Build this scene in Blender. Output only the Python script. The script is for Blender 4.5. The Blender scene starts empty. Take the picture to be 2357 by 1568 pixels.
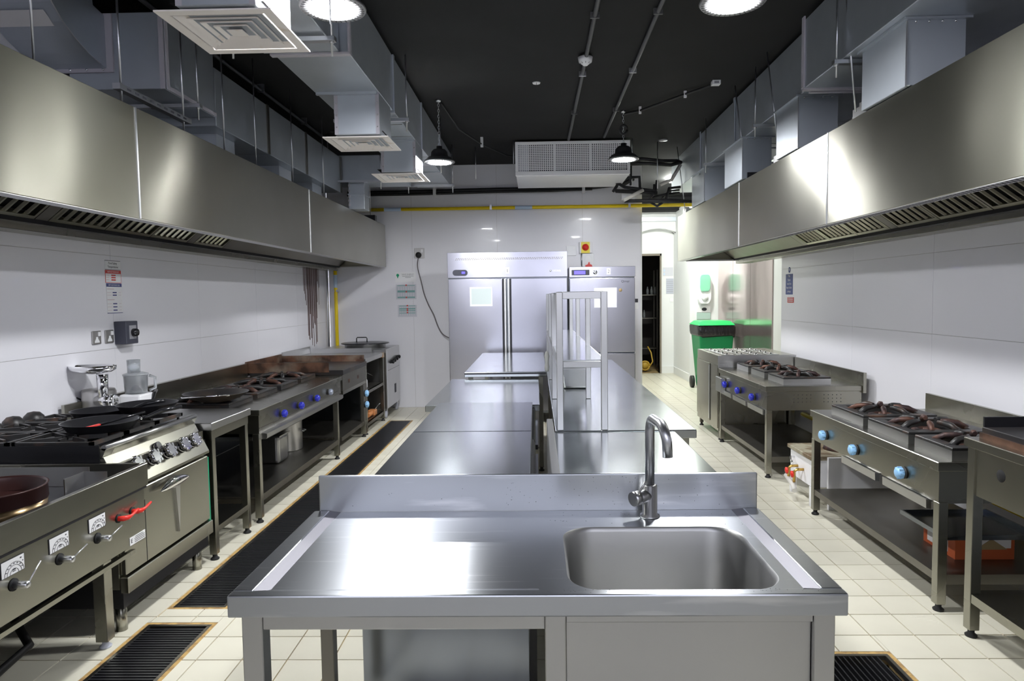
import bpy, math, random
from math import sin, cos, pi, radians
from mathutils import Vector, Matrix
random.seed(7)
S = bpy.context.scene
COL = S.collection

# ------------------------------------------------------------------ camera, world, exposure
cd = bpy.data.cameras.new('camera'); cam = bpy.data.objects.new('camera', cd); COL.objects.link(cam)
cd.sensor_width = 36.0; cd.lens = 1545.5 / 2357 * 36
cd.shift_x = (1178.5 - 1200.8) / 2357; cd.shift_y = (779.7 - 784) / 2357
cd.clip_start = .05; cd.clip_end = 60
def cam_axes(p, y, r):
    cp, sp, cy, sy, cr, sr = cos(p), sin(p), cos(y), sin(y), cos(r), sin(r)
    A = Matrix(((1, 0, 0), (0, 0, -1), (0, 1, 0))) @ Matrix(((cy, sy, 0), (-sy, cy, 0), (0, 0, 1)))
    return Matrix(((cr, -sr, 0), (sr, cr, 0), (0, 0, 1))) @ Matrix(((1, 0, 0), (0, cp, -sp), (0, sp, cp))) @ A
_A = cam_axes(.0624, .0213, -.0133)
_r, _d, _f = _A[0], _A[1], _A[2]
cam.matrix_world = Matrix(((_r[0], -_d[0], -_f[0], 0), (_r[1], -_d[1], -_f[1], 0), (_r[2], -_d[2], -_f[2], 1.56), (0, 0, 0, 1)))
S.camera = cam
WORLD_E = 2.6          # soft front light through the unseen window added behind the camera
W = bpy.data.worlds.new('world'); S.world = W; W.use_nodes = True
W.node_tree.nodes['Background'].inputs[0].default_value = (.84, .86, 1, 1)
W.node_tree.nodes['Background'].inputs[1].default_value = WORLD_E
S.view_settings.view_transform = 'Standard'; S.view_settings.look = 'None'
S.view_settings.exposure = 0.80; S.view_settings.gamma = 1; S.view_settings.use_curve_mapping = False
LAMP_E = 340.0          # high-bay LED diffusers
CORR_E = 190.0         # corridor ceiling light

# ------------------------------------------------------------------ materials
M = {}
def nodes(m): return m.node_tree.nodes, m.node_tree.links
def mat(name, col, rough=.5, metal=0., spec=.5, emis=None, es=0., alpha=1., trans=0., coat=0., aniso=0.):
    m = bpy.data.materials.new(name); m.use_nodes = True
    b = m.node_tree.nodes['Principled BSDF']
    b.inputs['Base Color'].default_value = (*col, 1); b.inputs['Roughness'].default_value = rough
    b.inputs['Metallic'].default_value = metal; b.inputs['Specular IOR Level'].default_value = spec
    b.inputs['Coat Weight'].default_value = coat; b.inputs['Alpha'].default_value = alpha
    b.inputs['Transmission Weight'].default_value = trans
    if aniso:
        b.inputs['Anisotropic'].default_value = aniso; b.inputs['Anisotropic Rotation'].default_value = .25
        t = m.node_tree.nodes.new('ShaderNodeTangent'); t.direction_type = 'UV_MAP'; t.uv_map = 'UVMap'
        m.node_tree.links.new(t.outputs[0], b.inputs['Tangent'])
    if emis:
        b.inputs['Emission Color'].default_value = (*emis, 1); b.inputs['Emission Strength'].default_value = es
    M[name] = m; return m
def noise_mix(name, c2, scale=8., lo=.45, hi=.65, stretch=(1, 1, 1), detail=5, rough2=None, coords='Object'):
    """blend a second colour (wear, dirt, grain) into a material by object-space noise"""
    m = M[name]; N, L = nodes(m); b = N['Principled BSDF']
    tc = N.new('ShaderNodeTexCoord'); mp = N.new('ShaderNodeMapping'); mp.inputs['Scale'].default_value = stretch
    nz = N.new('ShaderNodeTexNoise'); nz.inputs['Scale'].default_value = scale; nz.inputs['Detail'].default_value = detail
    rp = N.new('ShaderNodeMapRange'); rp.inputs['From Min'].default_value = lo; rp.inputs['From Max'].default_value = hi
    L.new(tc.outputs[coords], mp.inputs[0]); L.new(mp.outputs[0], nz.inputs['Vector']); L.new(nz.outputs[0], rp.inputs[0])
    mx = N.new('ShaderNodeMix'); mx.data_type = 'RGBA'
    old = b.inputs['Base Color']
    if old.links: L.new(old.links[0].from_socket, mx.inputs[6])
    else: mx.inputs[6].default_value = old.default_value
    mx.inputs[7].default_value = (*c2, 1); L.new(rp.outputs[0], mx.inputs[0]); L.new(mx.outputs[2], b.inputs['Base Color'])
    if rough2 is not None:
        r = N.new('ShaderNodeMapRange'); r.inputs['To Min'].default_value = b.inputs['Roughness'].default_value
        r.inputs['To Max'].default_value = rough2; L.new(rp.outputs[0], r.inputs[0]); L.new(r.outputs[0], b.inputs['Roughness'])
    return m
def bump(name, scale=5., strength=.1, dist=.01, stretch=(1, 1, 1), detail=2):
    m = M[name]; N, L = nodes(m); b = N['Principled BSDF']
    tc = N.new('ShaderNodeTexCoord'); mp = N.new('ShaderNodeMapping'); mp.inputs['Scale'].default_value = stretch
    nz = N.new('ShaderNodeTexNoise'); nz.inputs['Scale'].default_value = scale; nz.inputs['Detail'].default_value = detail
    bp = N.new('ShaderNodeBump'); bp.inputs['Strength'].default_value = strength; bp.inputs['Distance'].default_value = dist
    L.new(tc.outputs['Object'], mp.inputs[0]); L.new(mp.outputs[0], nz.inputs['Vector']); L.new(nz.outputs[0], bp.inputs['Height'])
    if b.inputs['Normal'].links: L.new(b.inputs['Normal'].links[0].from_socket, bp.inputs['Normal'])
    L.new(bp.outputs[0], b.inputs['Normal'])
def steel(name, col, rough, aniso=.6, wav=.12, wsc=2.2, r2=None, c2=None):
    mat(name, col, rough, 1., aniso=aniso)
    noise_mix(name, c2 or tuple(c * .90 for c in col), 2.5, .0, 1., detail=3, rough2=r2 if r2 else rough + .09)
    if wav: bump(name, wsc, wav, .03, detail=1)
steel('steel', (.58, .58, .58), .26, wav=0)
steel('steel_hood', (.35, .34, .285), .27, .95, .38, 1.1, r2=.33)
steel('steel_top', (.56, .58, .61), .25, .85, .03, 3.0, r2=.34)
noise_mix('steel_top', (.74, .75, .77), 26, .60, .78, stretch=(.12, 2.2, 1), detail=6)
steel('steel_table', (.50, .53, .54), .13, .2, .06, 2.5, r2=.20)

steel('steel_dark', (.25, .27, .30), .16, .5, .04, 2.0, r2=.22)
steel('steel_warm', (.38, .37, .32), .22, .55, 0)
steel('steel_fridge', (.47, .47, .53), .20, .6, .10, 2.0, r2=.26)
steel('steel_worn', (.27, .265, .245), .34, .3, 0, c2=(.20, .18, .15), r2=.42)
steel('galvanized', (.62, .66, .72), .34, .2, .10, 3.0, c2=(.44, .48, .53), r2=.48)
M['galvanized'].node_tree.nodes['Principled BSDF'].inputs['Metallic'].default_value = .74
steel('sink_inside', (.52, .52, .51), .38, .2, .03, 3.0)
steel('baffle', (.44, .43, .34), .27, .3, .0)
mat('ramp_steel', (.24, .235, .26), .5, 1.)
mat('knob_chrome', (.42, .42, .44), .10, 1.)
mat('chrome', (.82, .82, .84), .06, 1.)
mat('brushed_rod', (.72, .73, .76), .3, 1.)
mat('white_wall', (.82, .815, .865), .26, coat=.1); bump('white_wall', 1.6, .10, .03, (1, 1, .35), 1)
mat('white_paint', (.80, .81, .81), .45)
mat('panel_joint', (.48, .46, .44), .5)
mat('ceiling_black', (.0095, .0095, .010), .8, spec=.3); noise_mix('ceiling_black', (.012, .012, .013), 2.0)
mat('tile_cream', (.74, .71, .59), .30); noise_mix('tile_cream', (.66, .63, .52), 1.7, .45, .75, detail=6)
mat('grout_tan', (.42, .30, .13), .8); noise_mix('grout_tan', (.22, .15, .08), 6.)
mat('mortar_ochre', (.52, .34, .12), .8); noise_mix('mortar_ochre', (.33, .20, .08), 25., .45, .6)
mat('cast_iron', (.022, .021, .021), .42); noise_mix('cast_iron', (.10, .055, .035), 9., .55, .75)
mat('burner_rust', (.13, .06, .04), .5, .4); noise_mix('burner_rust', (.05, .03, .03), 14., .4, .6)
mat('black_steel', (.035, .035, .040), .28, .5)
mat('black_gloss', (.012, .012, .014), .16)
mat('black_rubber', (.015, .015, .016), .55)
mat('black_bag', (.012, .012, .014), .22); bump('black_bag', 26, .6, .02, (1, 1, .35))
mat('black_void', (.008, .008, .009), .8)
mat('griddle_black', (.030, .028, .030), .35, .3); noise_mix('griddle_black', (.08, .06, .045), 3.)
mat('burnt_steel', (.26, .14, .09), .45, .8); noise_mix('burnt_steel', (.10, .06, .045), 7., .4, .6); noise_mix('burnt_steel', (.42, .34, .26), 3., .55, .7)
mat('brass_pan', (.38, .27, .15), .24, 1.)
mat('brown_pan', (.055, .022, .02), .35, .3)
mat('blue_knob', (.03, .04, .48), .25)
mat('light_blue_knob', (.30, .56, .86), .3)
mat('grey_knob', (.40, .44, .55), .25, .5)
mat('red_paint', (.75, .03, .02), .3)
mat('red_print', (.66, .06, .05), .5)
mat('navy_print', (.05, .06, .22), .5)
mat('blue_sign', (.06, .09, .30), .5)
mat('white_print', (.82, .82, .84), .5)
mat('ink', (.03, .03, .04), .6)
mat('grey_ink', (.28, .28, .30), .6)
mat('pink_print', (.6, .42, .45), .6)
mat('yellow_pipe', (.95, .70, .01), .35)
mat('pipe_sticker', (.55, .68, .85), .5)
mat('yellow_box', (.90, .72, .03), .4)
mat('bin_green', (.0, .24, .075), .35)
mat('lid_green', (.01, .52, .12), .3)
mat('strip_green', (.0, .33, .16), .4)
mat('soap_green', (.30, .72, .50), .2, trans=.2)
mat('teal_print', (.22, .42, .42), .5)
mat('poster', (.66, .66, .72), .25)
mat('pale_plastic', (.82, .83, .85), .15)
mat('clear_plastic', (.80, .84, .88), .08, trans=.75, alpha=.75)
mat('white_plastic', (.84, .84, .86), .35)
mat('white_enamel', (.90, .90, .93), .25)
mat('diffuser_cream', (.93, .87, .83), .45); noise_mix('diffuser_cream', (.62, .47, .32), 8., .60, .80)
mat('sealant', (.47, .45, .50), .7)
mat('rust_stain', (.40, .19, .06), .6, .3); noise_mix('rust_stain', (.45, .38, .3), 12, .45, .6)
mat('dirty_top', (.36, .33, .24), .55); noise_mix('dirty_top', (.16, .11, .06), 9, .45, .6)
mat('socket_metal', (.42, .41, .40), .35, .8)
mat('dark_grey_box', (.05, .052, .075), .45)
mat('grey_plate', (.30, .30, .33), .4)
mat('conduit', (.07, .07, .075), .5)
mat('cable_grey', (.16, .14, .15), .5)
mat('foam_black', (.018, .018, .02), .6); bump('foam_black', 40, .5, .01)
mat('duct_tape', (.62, .60, .56), .5)
mat('rag_grey', (.40, .40, .38), .8)
mat('copper_orange', (.55, .22, .08), .4)
mat('brass', (.65, .42, .12), .28, 1.)
mat('card_orange', (.48, .10, .03), .6)
mat('card_white', (.75, .73, .72), .6)
mat('clad_panel', (.50, .42, .42), .16, .85); noise_mix('clad_panel', (.60, .50, .50), 1.2, .4, .6); bump('clad_panel', 1.5, .3, .03, (1, 1, .3))
mat('wood_tan', (.33, .24, .12), .6)
mat('soot', (.13, .075, .07), .5)
mat('screen_blue', (.05, .04, .5), .3, emis=(.10, .08, .95), es=1.3)
mat('lamp_glow', (1, 1, 1), .5, emis=(.97, .985, 1), es=LAMP_E)
mat('lamp_glow_corr', (1, 1, 1), .5, emis=(.97, 1, .93), es=CORR_E)
mat('lamp_body', (.03, .03, .032), .4)
mat('lamp_ring', (.35, .35, .36), .35, .5)
mat('hose_yellow', (.60, .38, .05), .5)
mat('paper_pale', (.60, .68, .68), .4)
mat('teal_pale', (.42, .56, .50), .4)
mat('paper_grey', (.50, .52, .60), .5)
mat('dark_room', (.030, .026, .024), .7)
mat('door_wood', (.22, .19, .15), .6)

# ------------------------------------------------------------------ mesh builder
OFF = {}
class MB:
    def __init__(s): s.v = []; s.f = []; s.sm = []
    def add(s, vs, fs, smooth=False):
        k = len(s.v); s.v += [tuple(v) for v in vs]; s.f += [tuple(i + k for i in f) for f in fs]; s.sm += [smooth] * len(fs); return s
    def box(s, x0, x1, y0, y1, z0, z1):
        if x0 > x1: x0, x1 = x1, x0
        if y0 > y1: y0, y1 = y1, y0
        if z0 > z1: z0, z1 = z1, z0
        return s.add([(x0, y0, z0), (x1, y0, z0), (x1, y1, z0), (x0, y1, z0), (x0, y0, z1), (x1, y0, z1), (x1, y1, z1), (x0, y1, z1)],
                     [(0, 3, 2, 1), (4, 5, 6, 7), (0, 1, 5, 4), (1, 2, 6, 5), (2, 3, 7, 6), (3, 0, 4, 7)])
    def hexa(s, lo, hi):
        return s.add(list(lo) + list(hi), [(0, 3, 2, 1), (4, 5, 6, 7), (0, 1, 5, 4), (1, 2, 6, 5), (2, 3, 7, 6), (3, 0, 4, 7)])
    def bar(s, p, q, w, h, up=(0, 0, 1)):
        p, q = Vector(p), Vector(q); d = (q - p).normalized(); u = Vector(up)
        a = d.cross(u)
        if a.length < 1e-4: a = d.cross(Vector((1, 0, 0)))
        a.normalize(); b = a.cross(d).normalized(); a *= w / 2; b *= h / 2
        return s.hexa([p - a - b, p + a - b, p + a + b, p - a + b], [q - a - b, q + a - b, q + a + b, q - a + b])
    def prism(s, poly, axis, a0, a1):
        n = len(poly)
        def P(u, v, w): return (w, u, v) if axis == 'x' else (u, w, v) if axis == 'y' else (u, v, w)
        vs = [P(u, v, a0) for u, v in poly] + [P(u, v, a1) for u, v in poly]
        fs = [tuple(range(n))[::-1], tuple(range(n, 2 * n))] + [(i, (i + 1) % n, n + (i + 1) % n, n + i) for i in range(n)]
        return s.add(vs, fs)
    def cyl(s, p, q, r, r2=None, n=16, caps=True):
        p, q = Vector(p), Vector(q); d = (q - p).normalized(); r2 = r if r2 is None else r2
        a = d.orthogonal().normalized(); b = d.cross(a)
        vs = [p + (a * cos(2 * pi * i / n) + b * sin(2 * pi * i / n)) * r for i in range(n)] + [q + (a * cos(2 * pi * i / n) + b * sin(2 * pi * i / n)) * r2 for i in range(n)]
        s.add(vs, [(i, (i + 1) % n, n + (i + 1) % n, n + i) for i in range(n)], True)
        if caps:
            k = len(s.v) - 2 * n
            s.f += [tuple(k + i for i in range(n))[::-1], tuple(k + n + i for i in range(n))]; s.sm += [False, False]
        return s
    def tube(s, pts, r, n=8, caps=True):
        pts = [Vector(p) for p in pts]; m = len(pts); ring = []
        t0 = (pts[1] - pts[0]).normalized(); a = t0.orthogonal().normalized()
        for i, p in enumerate(pts):
            t = (pts[min(i + 1, m - 1)] - pts[max(i - 1, 0)]).normalized()
            a = (a - t * a.dot(t)).normalized(); b = t.cross(a)
            rr = r[i] if isinstance(r, (list, tuple)) else r
            ring += [p + (a * cos(2 * pi * j / n) + b * sin(2 * pi * j / n)) * rr for j in range(n)]
        fs = [(i * n + j, i * n + (j + 1) % n, (i + 1) * n + (j + 1) % n, (i + 1) * n + j) for i in range(m - 1) for j in range(n)]
        s.add(ring, fs, True)
        if caps:
            k = len(s.v) - m * n
            s.f += [tuple(k + j for j in range(n))[::-1], tuple(k + (m - 1) * n + j for j in range(n))]; s.sm += [False, False]
        return s
    def lathe(s, c, prof, n=28, axis='z', close=False):
        c = Vector(c); vs = []
        for r, h in prof:
            for i in range(n):
                a = 2 * pi * i / n
                vs.append(c + (Vector((r * cos(a), r * sin(a), h)) if axis == 'z' else Vector((h, r * cos(a), r * sin(a))) if axis == 'x' else Vector((r * cos(a), h, r * sin(a)))))
        m = len(prof)
        fs = [(i * n + j, i * n + (j + 1) % n, (i + 1) * n + (j + 1) % n, (i + 1) * n + j) for i in range(m - 1) for j in range(n)]
        if close: fs += [((m - 1) * n + j, (m - 1) * n + (j + 1) % n, (j + 1) % n, j) for j in range(n)]
        s.add(vs, fs, True)
        if not close:
            k = len(s.v) - m * n
            if prof[0][0] > 1e-5: s.f.append(tuple(k + j for j in range(n))[::-1]); s.sm.append(False)
            if prof[-1][0] > 1e-5: s.f.append(tuple(k + (m - 1) * n + j for j in range(n))); s.sm.append(False)
        return s
    def text(s, txt, size, pos, right, up, align='CENTER', ext=.0004, squeeze=1.):
        cu = bpy.data.curves.new('t', 'FONT'); cu.body = txt; cu.size = size; cu.align_x = align; cu.align_y = 'CENTER'
        cu.extrude = ext; cu.resolution_u = 2
        o = bpy.data.objects.new('t', cu); me = bpy.data.meshes.new_from_object(o)
        R, U, P = Vector(right).normalized(), Vector(up).normalized(), Vector(pos); Nn = R.cross(U)
        s.add([P + R * v.co.x * squeeze + U * v.co.y + Nn * (v.co.z + ext) for v in me.vertices], [tuple(p.vertices) for p in me.polygons])
        bpy.data.objects.remove(o); bpy.data.curves.remove(cu); bpy.data.meshes.remove(me); return s
    def mesh(s, name, m, off):
        me = bpy.data.meshes.new(name)
        me.from_pydata([(v[0] - off[0], v[1] - off[1], v[2] - off[2]) for v in s.v], [], s.f)
        me.polygons.foreach_set('use_smooth', s.sm); me.materials.append(M[m])
        uv = me.uv_layers.new(name='UVMap').data; vs = me.vertices
        for p in me.polygons:
            nx, ny, nz = abs(p.normal.x), abs(p.normal.y), abs(p.normal.z)
            for li in p.loop_indices:
                c = vs[me.loops[li].vertex_index].co
                uv[li].uv = (c.y, c.z) if nx >= ny and nx >= nz else (c.x, c.z) if ny >= nz else (c.x, c.y)
        return me
    def build(s, name, m, parent=None, bev=0., seg=1, origin=None, label=None):
        off = OFF[parent.name] if parent else Vector(origin or (0, 0, 0))
        o = bpy.data.objects.new(name, s.mesh(name, m, off)); COL.objects.link(o)
        if parent: o.parent = parent
        else: o.location = off
        OFF[o.name] = off
        if bev:
            b = o.modifiers.new('bevel', 'BEVEL'); b.width = bev; b.segments = seg; b.limit_method = 'ANGLE'; b.angle_limit = .7
        if label: o['label'] = label
        return o
def bx(*a): return MB().box(*a)
def thing(name, label, cat, loc=(0, 0, 0), group=None):
    o = bpy.data.objects.new(name, None); COL.objects.link(o); o.location = loc; o.empty_display_size = .05
    OFF[o.name] = Vector(loc); o['label'] = label; o['category'] = cat
    if group: o['group'] = group
    return o
def tag(o, label, cat, group=None):
    o['label'] = label; o['category'] = cat
    if group: o['group'] = group
    return o
def struct(o): o['kind'] = 'structure'; return o
def stuff(o): o['kind'] = 'stuff'; return o
def dup(root, d, label=None, mats=None):
    d = Vector(d)
    def cp(o, par):
        c = o.copy(); COL.objects.link(c)
        if par: c.parent = par
        if mats and o.name.split('.')[0] in mats:
            c.data = o.data.copy(); c.data.materials[0] = M[mats[o.name.split('.')[0]]]
        for ch in list(o.children): cp(ch, c)
        return c
    r = cp(root, None); r.location = root.location + d; OFF[r.name] = OFF[root.name] + d
    if label: r['label'] = label
    return r

# ------------------------------------------------------------------ the room shell
CEIL = 3.41; XL = -2.93; XR = 2.80; YB = 9.5; YF = -2.6
DRAINS = [(-1.87, -1.60, 3.30, 8.46), (-1.89, -1.58, 1.9, 3.12), (1.02, 1.50, 1.9, 2.84)]
m_ = MB(); gx = sorted({-3.3, 4.2} | {d[0] for d in DRAINS} | {d[1] for d in DRAINS}); gy = sorted({YF - .2, 15.4} | {d[2] for d in DRAINS} | {d[3] for d in DRAINS})
for i in range(len(gx) - 1):
    for j in range(len(gy) - 1):
        cx, cy = (gx[i] + gx[i + 1]) / 2, (gy[j] + gy[j + 1]) / 2
        if not any(d[0] < cx < d[1] and d[2] < cy < d[3] for d in DRAINS): m_.box(gx[i], gx[i + 1], gy[j], gy[j + 1], -.08, -.006)
fl = struct(m_.build('floor', 'grout_tan'))
def tile_rects():
    near, far = [], []
    xs = [round(1.704 - .2 * 26 + .2 * k, 3) for k in range(0, 46)]
    ys = [round(-2.6 + .2 * k, 3) for k in range(0, 84)]
    for yy in ys:
        for xx in xs:
            if xx < XL - .05 or xx + .2 > 3.45: continue
            if yy > 13.3 or (xx + .2 > XR + .1 and yy < 7.6) : continue
            cx, cy = xx + .1, yy + .1
            rects = [(xx + .0021, xx + .1979, yy + .0021, yy + .1979)]
            for (a, b, c, d) in DRAINS:
                nr = []
                a2, b2, c2, d2 = a - .02, b + .02, c - .02, d + .02
                for (p, q, r, t) in rects:
                    if q <= a2 or p >= b2 or t <= c2 or r >= d2: nr.append((p, q, r, t)); continue
                    if p < a2: nr.append((p, a2, r, t)); p = a2
                    if q > b2: nr.append((b2, q, r, t)); q = b2
                    if r < c2: nr.append((p, q, r, c2))
                    if t > d2: nr.append((p, q, d2, t))
                rects = nr
            rects = [r for r in rects if r[1] - r[0] > .004 and r[3] - r[2] > .004]
            if not rects: continue
            vis = cy > 2.0 and abs(cx) < .80 * cy + .05 and cy < 7.3 and ((.72 < cx < 2.05) or (-2.0 < cx < -.66) or (cy < 3.2 and (cx < -.7 or cx > .8)))
            for r in rects: (near if vis else far).append((cy, r))
    return near, far
near, far = tile_rects()
near.sort(); extra = near[300:]; near = near[:300]; far += extra
tm = {}
for cy, (a, b, c, d) in near:
    key = (round(b - a, 3), round(d - c, 3))
    if key not in tm:
        w, h = (b - a) / 2, (d - c) / 2
        tm[key] = MB().hexa([(-w, -h, -.008), (w, -h, -.008), (w, h, -.008), (-w, h, -.008)],
                            [(-w + .001, -h + .001, 0), (w - .001, -h + .001, 0), (w - .001, h - .001, 0), (-w + .001, h - .001, 0)]).mesh('tile', 'tile_cream', (0, 0, 0))
    o = bpy.data.objects.new('tile', tm[key]); COL.objects.link(o); o.parent = fl; o.location = ((a + b) / 2, (c + d) / 2, -.0002 * random.random())
m_ = MB()
for cy, (a, b, c, d) in far: m_.box(a, b, c, d, -.008, -.0003)
stuff(m_.build('distant_tiles', 'tile_cream', fl))

struct(bx(-3.3, 4.2, YF - .2, 15.4, CEIL, CEIL + .1).build('ceiling', 'ceiling_black'))
def panel_wall(name, axis, base, out, spans, rows, m='white_wall'):
    """backing slab with proud wall panels; spans along the wall, rows in height"""
    a0, a1 = spans[0], spans[-1]
    z1 = rows[-1]
    t = .1 if out < 0 else -.1
    if axis == 'x': w = bx(base, base - out * .1, a0, a1, 0, z1)
    else: w = bx(a0, a1, base, base - out * .1, 0, z1)
    w = struct(w.build(name, 'panel_joint'))
    for i in range(len(spans) - 1):
        for j in range(len(rows) - 1):
            p, q, r, s_ = spans[i] + .0012, spans[i + 1] - .0012, rows[j] + .0012, rows[j + 1] - .0012
            b = bx(base, base + out * .006, p, q, r, s_) if axis == 'x' else bx(p, q, base, base + out * .006, r, s_)
            b.build('wall_panel', m, w)
    return w
rows = [0, .62, 1.24, 1.88, 2.52, CEIL]
panel_wall('wall_left', 'x', XL - .006, 1, [YF, -1.4, -.2, 1.0, 2.2, 3.4, 4.6, 5.8, 7.0, 8.2, YB], rows)
panel_wall('wall_right', 'x', XR + .006, -1, [YF, -1.2, .0, 1.2, 2.4, 3.6, 4.8, 6.0, 7.72], [0, .62, 1.258, 1.83, 2.45, CEIL])
panel_wall('wall_back', 'y', YB + .006, -1, [XL, -1.73, -.53, .67, 1.478], [0, 2.79, CEIL], 'white_wall')
m_ = MB().box(XL - .1, -2.2, YF - .1, YF, 0, CEIL).box(2.1, XR + .1, YF - .1, YF, 0, CEIL).box(-2.2, 2.1, YF - .1, YF, 0, 1.9).box(-2.2, 2.1, YF - .1, YF, 3.3, CEIL)
struct(m_.build('wall_front', 'white_paint'))
struct(MB().box(-2.2, -2.14, YF - .09, YF - .01, 1.9, 3.3).box(2.04, 2.1, YF - .09, YF - .01, 1.9, 3.3).box(-.08, -.02, YF - .09, YF - .01, 1.9, 3.3).box(-2.14, 2.04, YF - .09, YF - .01, 1.9, 1.96).box(-2.14, 2.04, YF - .09, YF - .01, 3.24, 3.3).build('added_window_1', 'white_paint'))  # unseen high window, added to give the ducts soft front light
# corridor at the right-hand back
struct(bx(1.478, 1.50, 9.5, 13.4, 0, CEIL).build('wall_corridor_left', 'white_paint'))
w = MB(); w.box(1.48, 2.10, 13.4, 13.5, 0, 3.2); w.box(2.46, 3.3, 13.4, 13.5, 0, 3.2); w.box(2.10, 2.46, 13.4, 13.5, 2.33, 3.2)
struct(w.build('wall_far', 'white_paint'))
arch = [(1.5, 3.2), (1.5, 0), (1.58, 0)] + [(2.4 - .82 * cos(a), 2.03 + .82 * sin(a)) for a in [pi * k / 18 for k in range(0, 13)]] + [(2.745, 2.75), (2.745, 3.2)]
struct(MB().prism(arch, 'y', 13.22, 13.4).build('trim_1', 'white_paint'))
o = bx(2.74, 3.32, 12.0, 13.4, 0, 3.2); struct(o.build('wall_column', 'white_paint'))
struct(bx(2.46, 2.74, 13.36, 13.40, 0, .14).build('baseboard_far', 'white_paint'))
struct(bx(2.72, 2.74, 12.0, 13.3, 0, .14).build('baseboard_column', 'white_paint'))
w = struct(bx(3.25, 3.35, 7.72, 12.0, 0, CEIL).build('wall_recess', 'white_paint'))
for a, b in ((9.27, 10.2), (10.21, 11.1), (11.11, 11.98)): bx(3.235, 3.25, a, b, 0.02, 2.6).build('cladding_panel', 'clad_panel', w)
struct(bx(2.908, 3.25, 7.62, 7.72, 0, CEIL).build('wall_return', 'white_paint'))
struct(bx(1.5, 3.3, 12.9, 13.2, 3.16, CEIL).build('trim_3', 'ceiling_black'))
# doorway beyond
d1 = struct(MB().box(2.06, 2.10, 13.34, 13.5, 0, 2.37).box(2.46, 2.49, 13.34, 13.5, 0, 2.37).box(2.06, 2.49, 13.34, 13.5, 2.33, 2.37).build('door_1', 'door_wood'))
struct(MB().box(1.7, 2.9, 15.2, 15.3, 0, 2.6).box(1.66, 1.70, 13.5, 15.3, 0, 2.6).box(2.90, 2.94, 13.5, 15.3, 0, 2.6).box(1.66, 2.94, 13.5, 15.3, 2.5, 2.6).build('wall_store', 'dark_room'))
t = thing('storage_rack', 'dim metal storage rack inside the dark doorway at the corridor end', 'rack', (2.3, 14.6, 0))
for sx in (2.12, 2.6):
    for sy in (14.5, 14.9): bx(sx, sx + .03, sy, sy + .03, 0, 2.1).build('post', 'steel_worn', t)
for z in (.4, 1.05, 1.55): bx(2.12, 2.63, 14.5, 14.93, z, z + .02).build('shelf', 'steel_worn', t)
for i in range(6):
    tag(MB().lathe((2.18 + .08 * i, 14.55 + .04 * (i % 2), 1.0705 if i < 3 else 1.5705), [(.025, 0), (.027, .1), (.014, .13), (.012, .17), (0, .17)], 10).build('bottle', 'clear_plastic'),
        'small clear bottle on the dim rack in the doorway', 'bottle', 'bottles on the rack in the doorway')
t = thing('hose_reel', 'coiled yellow hose on the floor in the dark doorway', 'hose', (2.25, 13.75, 0))
MB().tube([(2.22 + .09 * cos(a), 13.7, .12 + .09 * sin(a)) for a in [2 * pi * k / 16 for k in range(17)]], .018).build('coil', 'hose_yellow', t)
MB().lathe((2.22, 13.7, .12), [(0, -.015), (.07, -.015), (.07, .015), (0, .015)], 20, 'y').build('hub', 'hose_yellow', t)
MB().tube([(2.31, 13.7, .1), (2.38, 13.72, .2), (2.36, 13.8, .38), (2.3, 13.85, .5)], .015).build('loose_end', 'hose_yellow', t)

# floor drains
def drain(x0, x1, y0, y1, along, label, pitch):
    t = thing('floor_drain', label, 'drain', ((x0 + x1) / 2, (y0 + y1) / 2, 0))
    MB().box(x0, x1, y0, y1, -.055, -.05).build('channel', 'black_void', t)
    f = MB()
    f.box(x0, x0 + .016, y0, y1, -.02, -.0005).box(x1 - .016, x1, y0, y1, -.02, -.0005).box(x0 + .016, x1 - .016, y0, y0 + .016, -.02, -.0005).box(x0 + .016, x1 - .016, y1 - .016, y1, -.02, -.0005)
    f.build('frame', 'steel_worn', t)
    g = MB()
    for a, b, c, d in ((x0 - .02, x0, y0 - .02, y1 + .02), (x1, x1 + .02, y0 - .02, y1 + .02), (x0, x1, y0 - .02, y0), (x0, x1, y1, y1 + .02)): g.box(a, b, c, d, -.008, -.0015)
    g.build('mortar_edge', 'mortar_ochre', t)
    s_ = MB(); n = int(((y1 - y0) if along == 'x' else (x1 - x0) - .03) / pitch)
    for k in range(n):
        if along == 'x': yy = y0 + .018 + k * pitch; s_.box(x0 + .016, x1 - .016, yy, yy + pitch * .55, -.03, -.003) if yy + pitch * .55 < y1 - .016 else None
        else: xx = x0 + .018 + k * pitch; s_.box(xx, xx + pitch * .22, y0 + .016, y1 - .016, -.03, -.003) if xx + pitch < x1 - .01 else None
    stuff(s_.build('grating', 'drain_bar', t))
    return t
mat('drain_bar', (.045, .045, .05), .38, .6)
drain(*DRAINS[0], 'x', 'long narrow floor drain with dark grating along the left cooking line', .021)
drain(*DRAINS[1], 'x', 'short floor drain with rusty mortar edge in front of the left boiling pan unit', .021)
drain(*DRAINS[2], 'y', 'wide floor drain with lengthwise bars at the bottom right behind the sink', .024)

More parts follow.
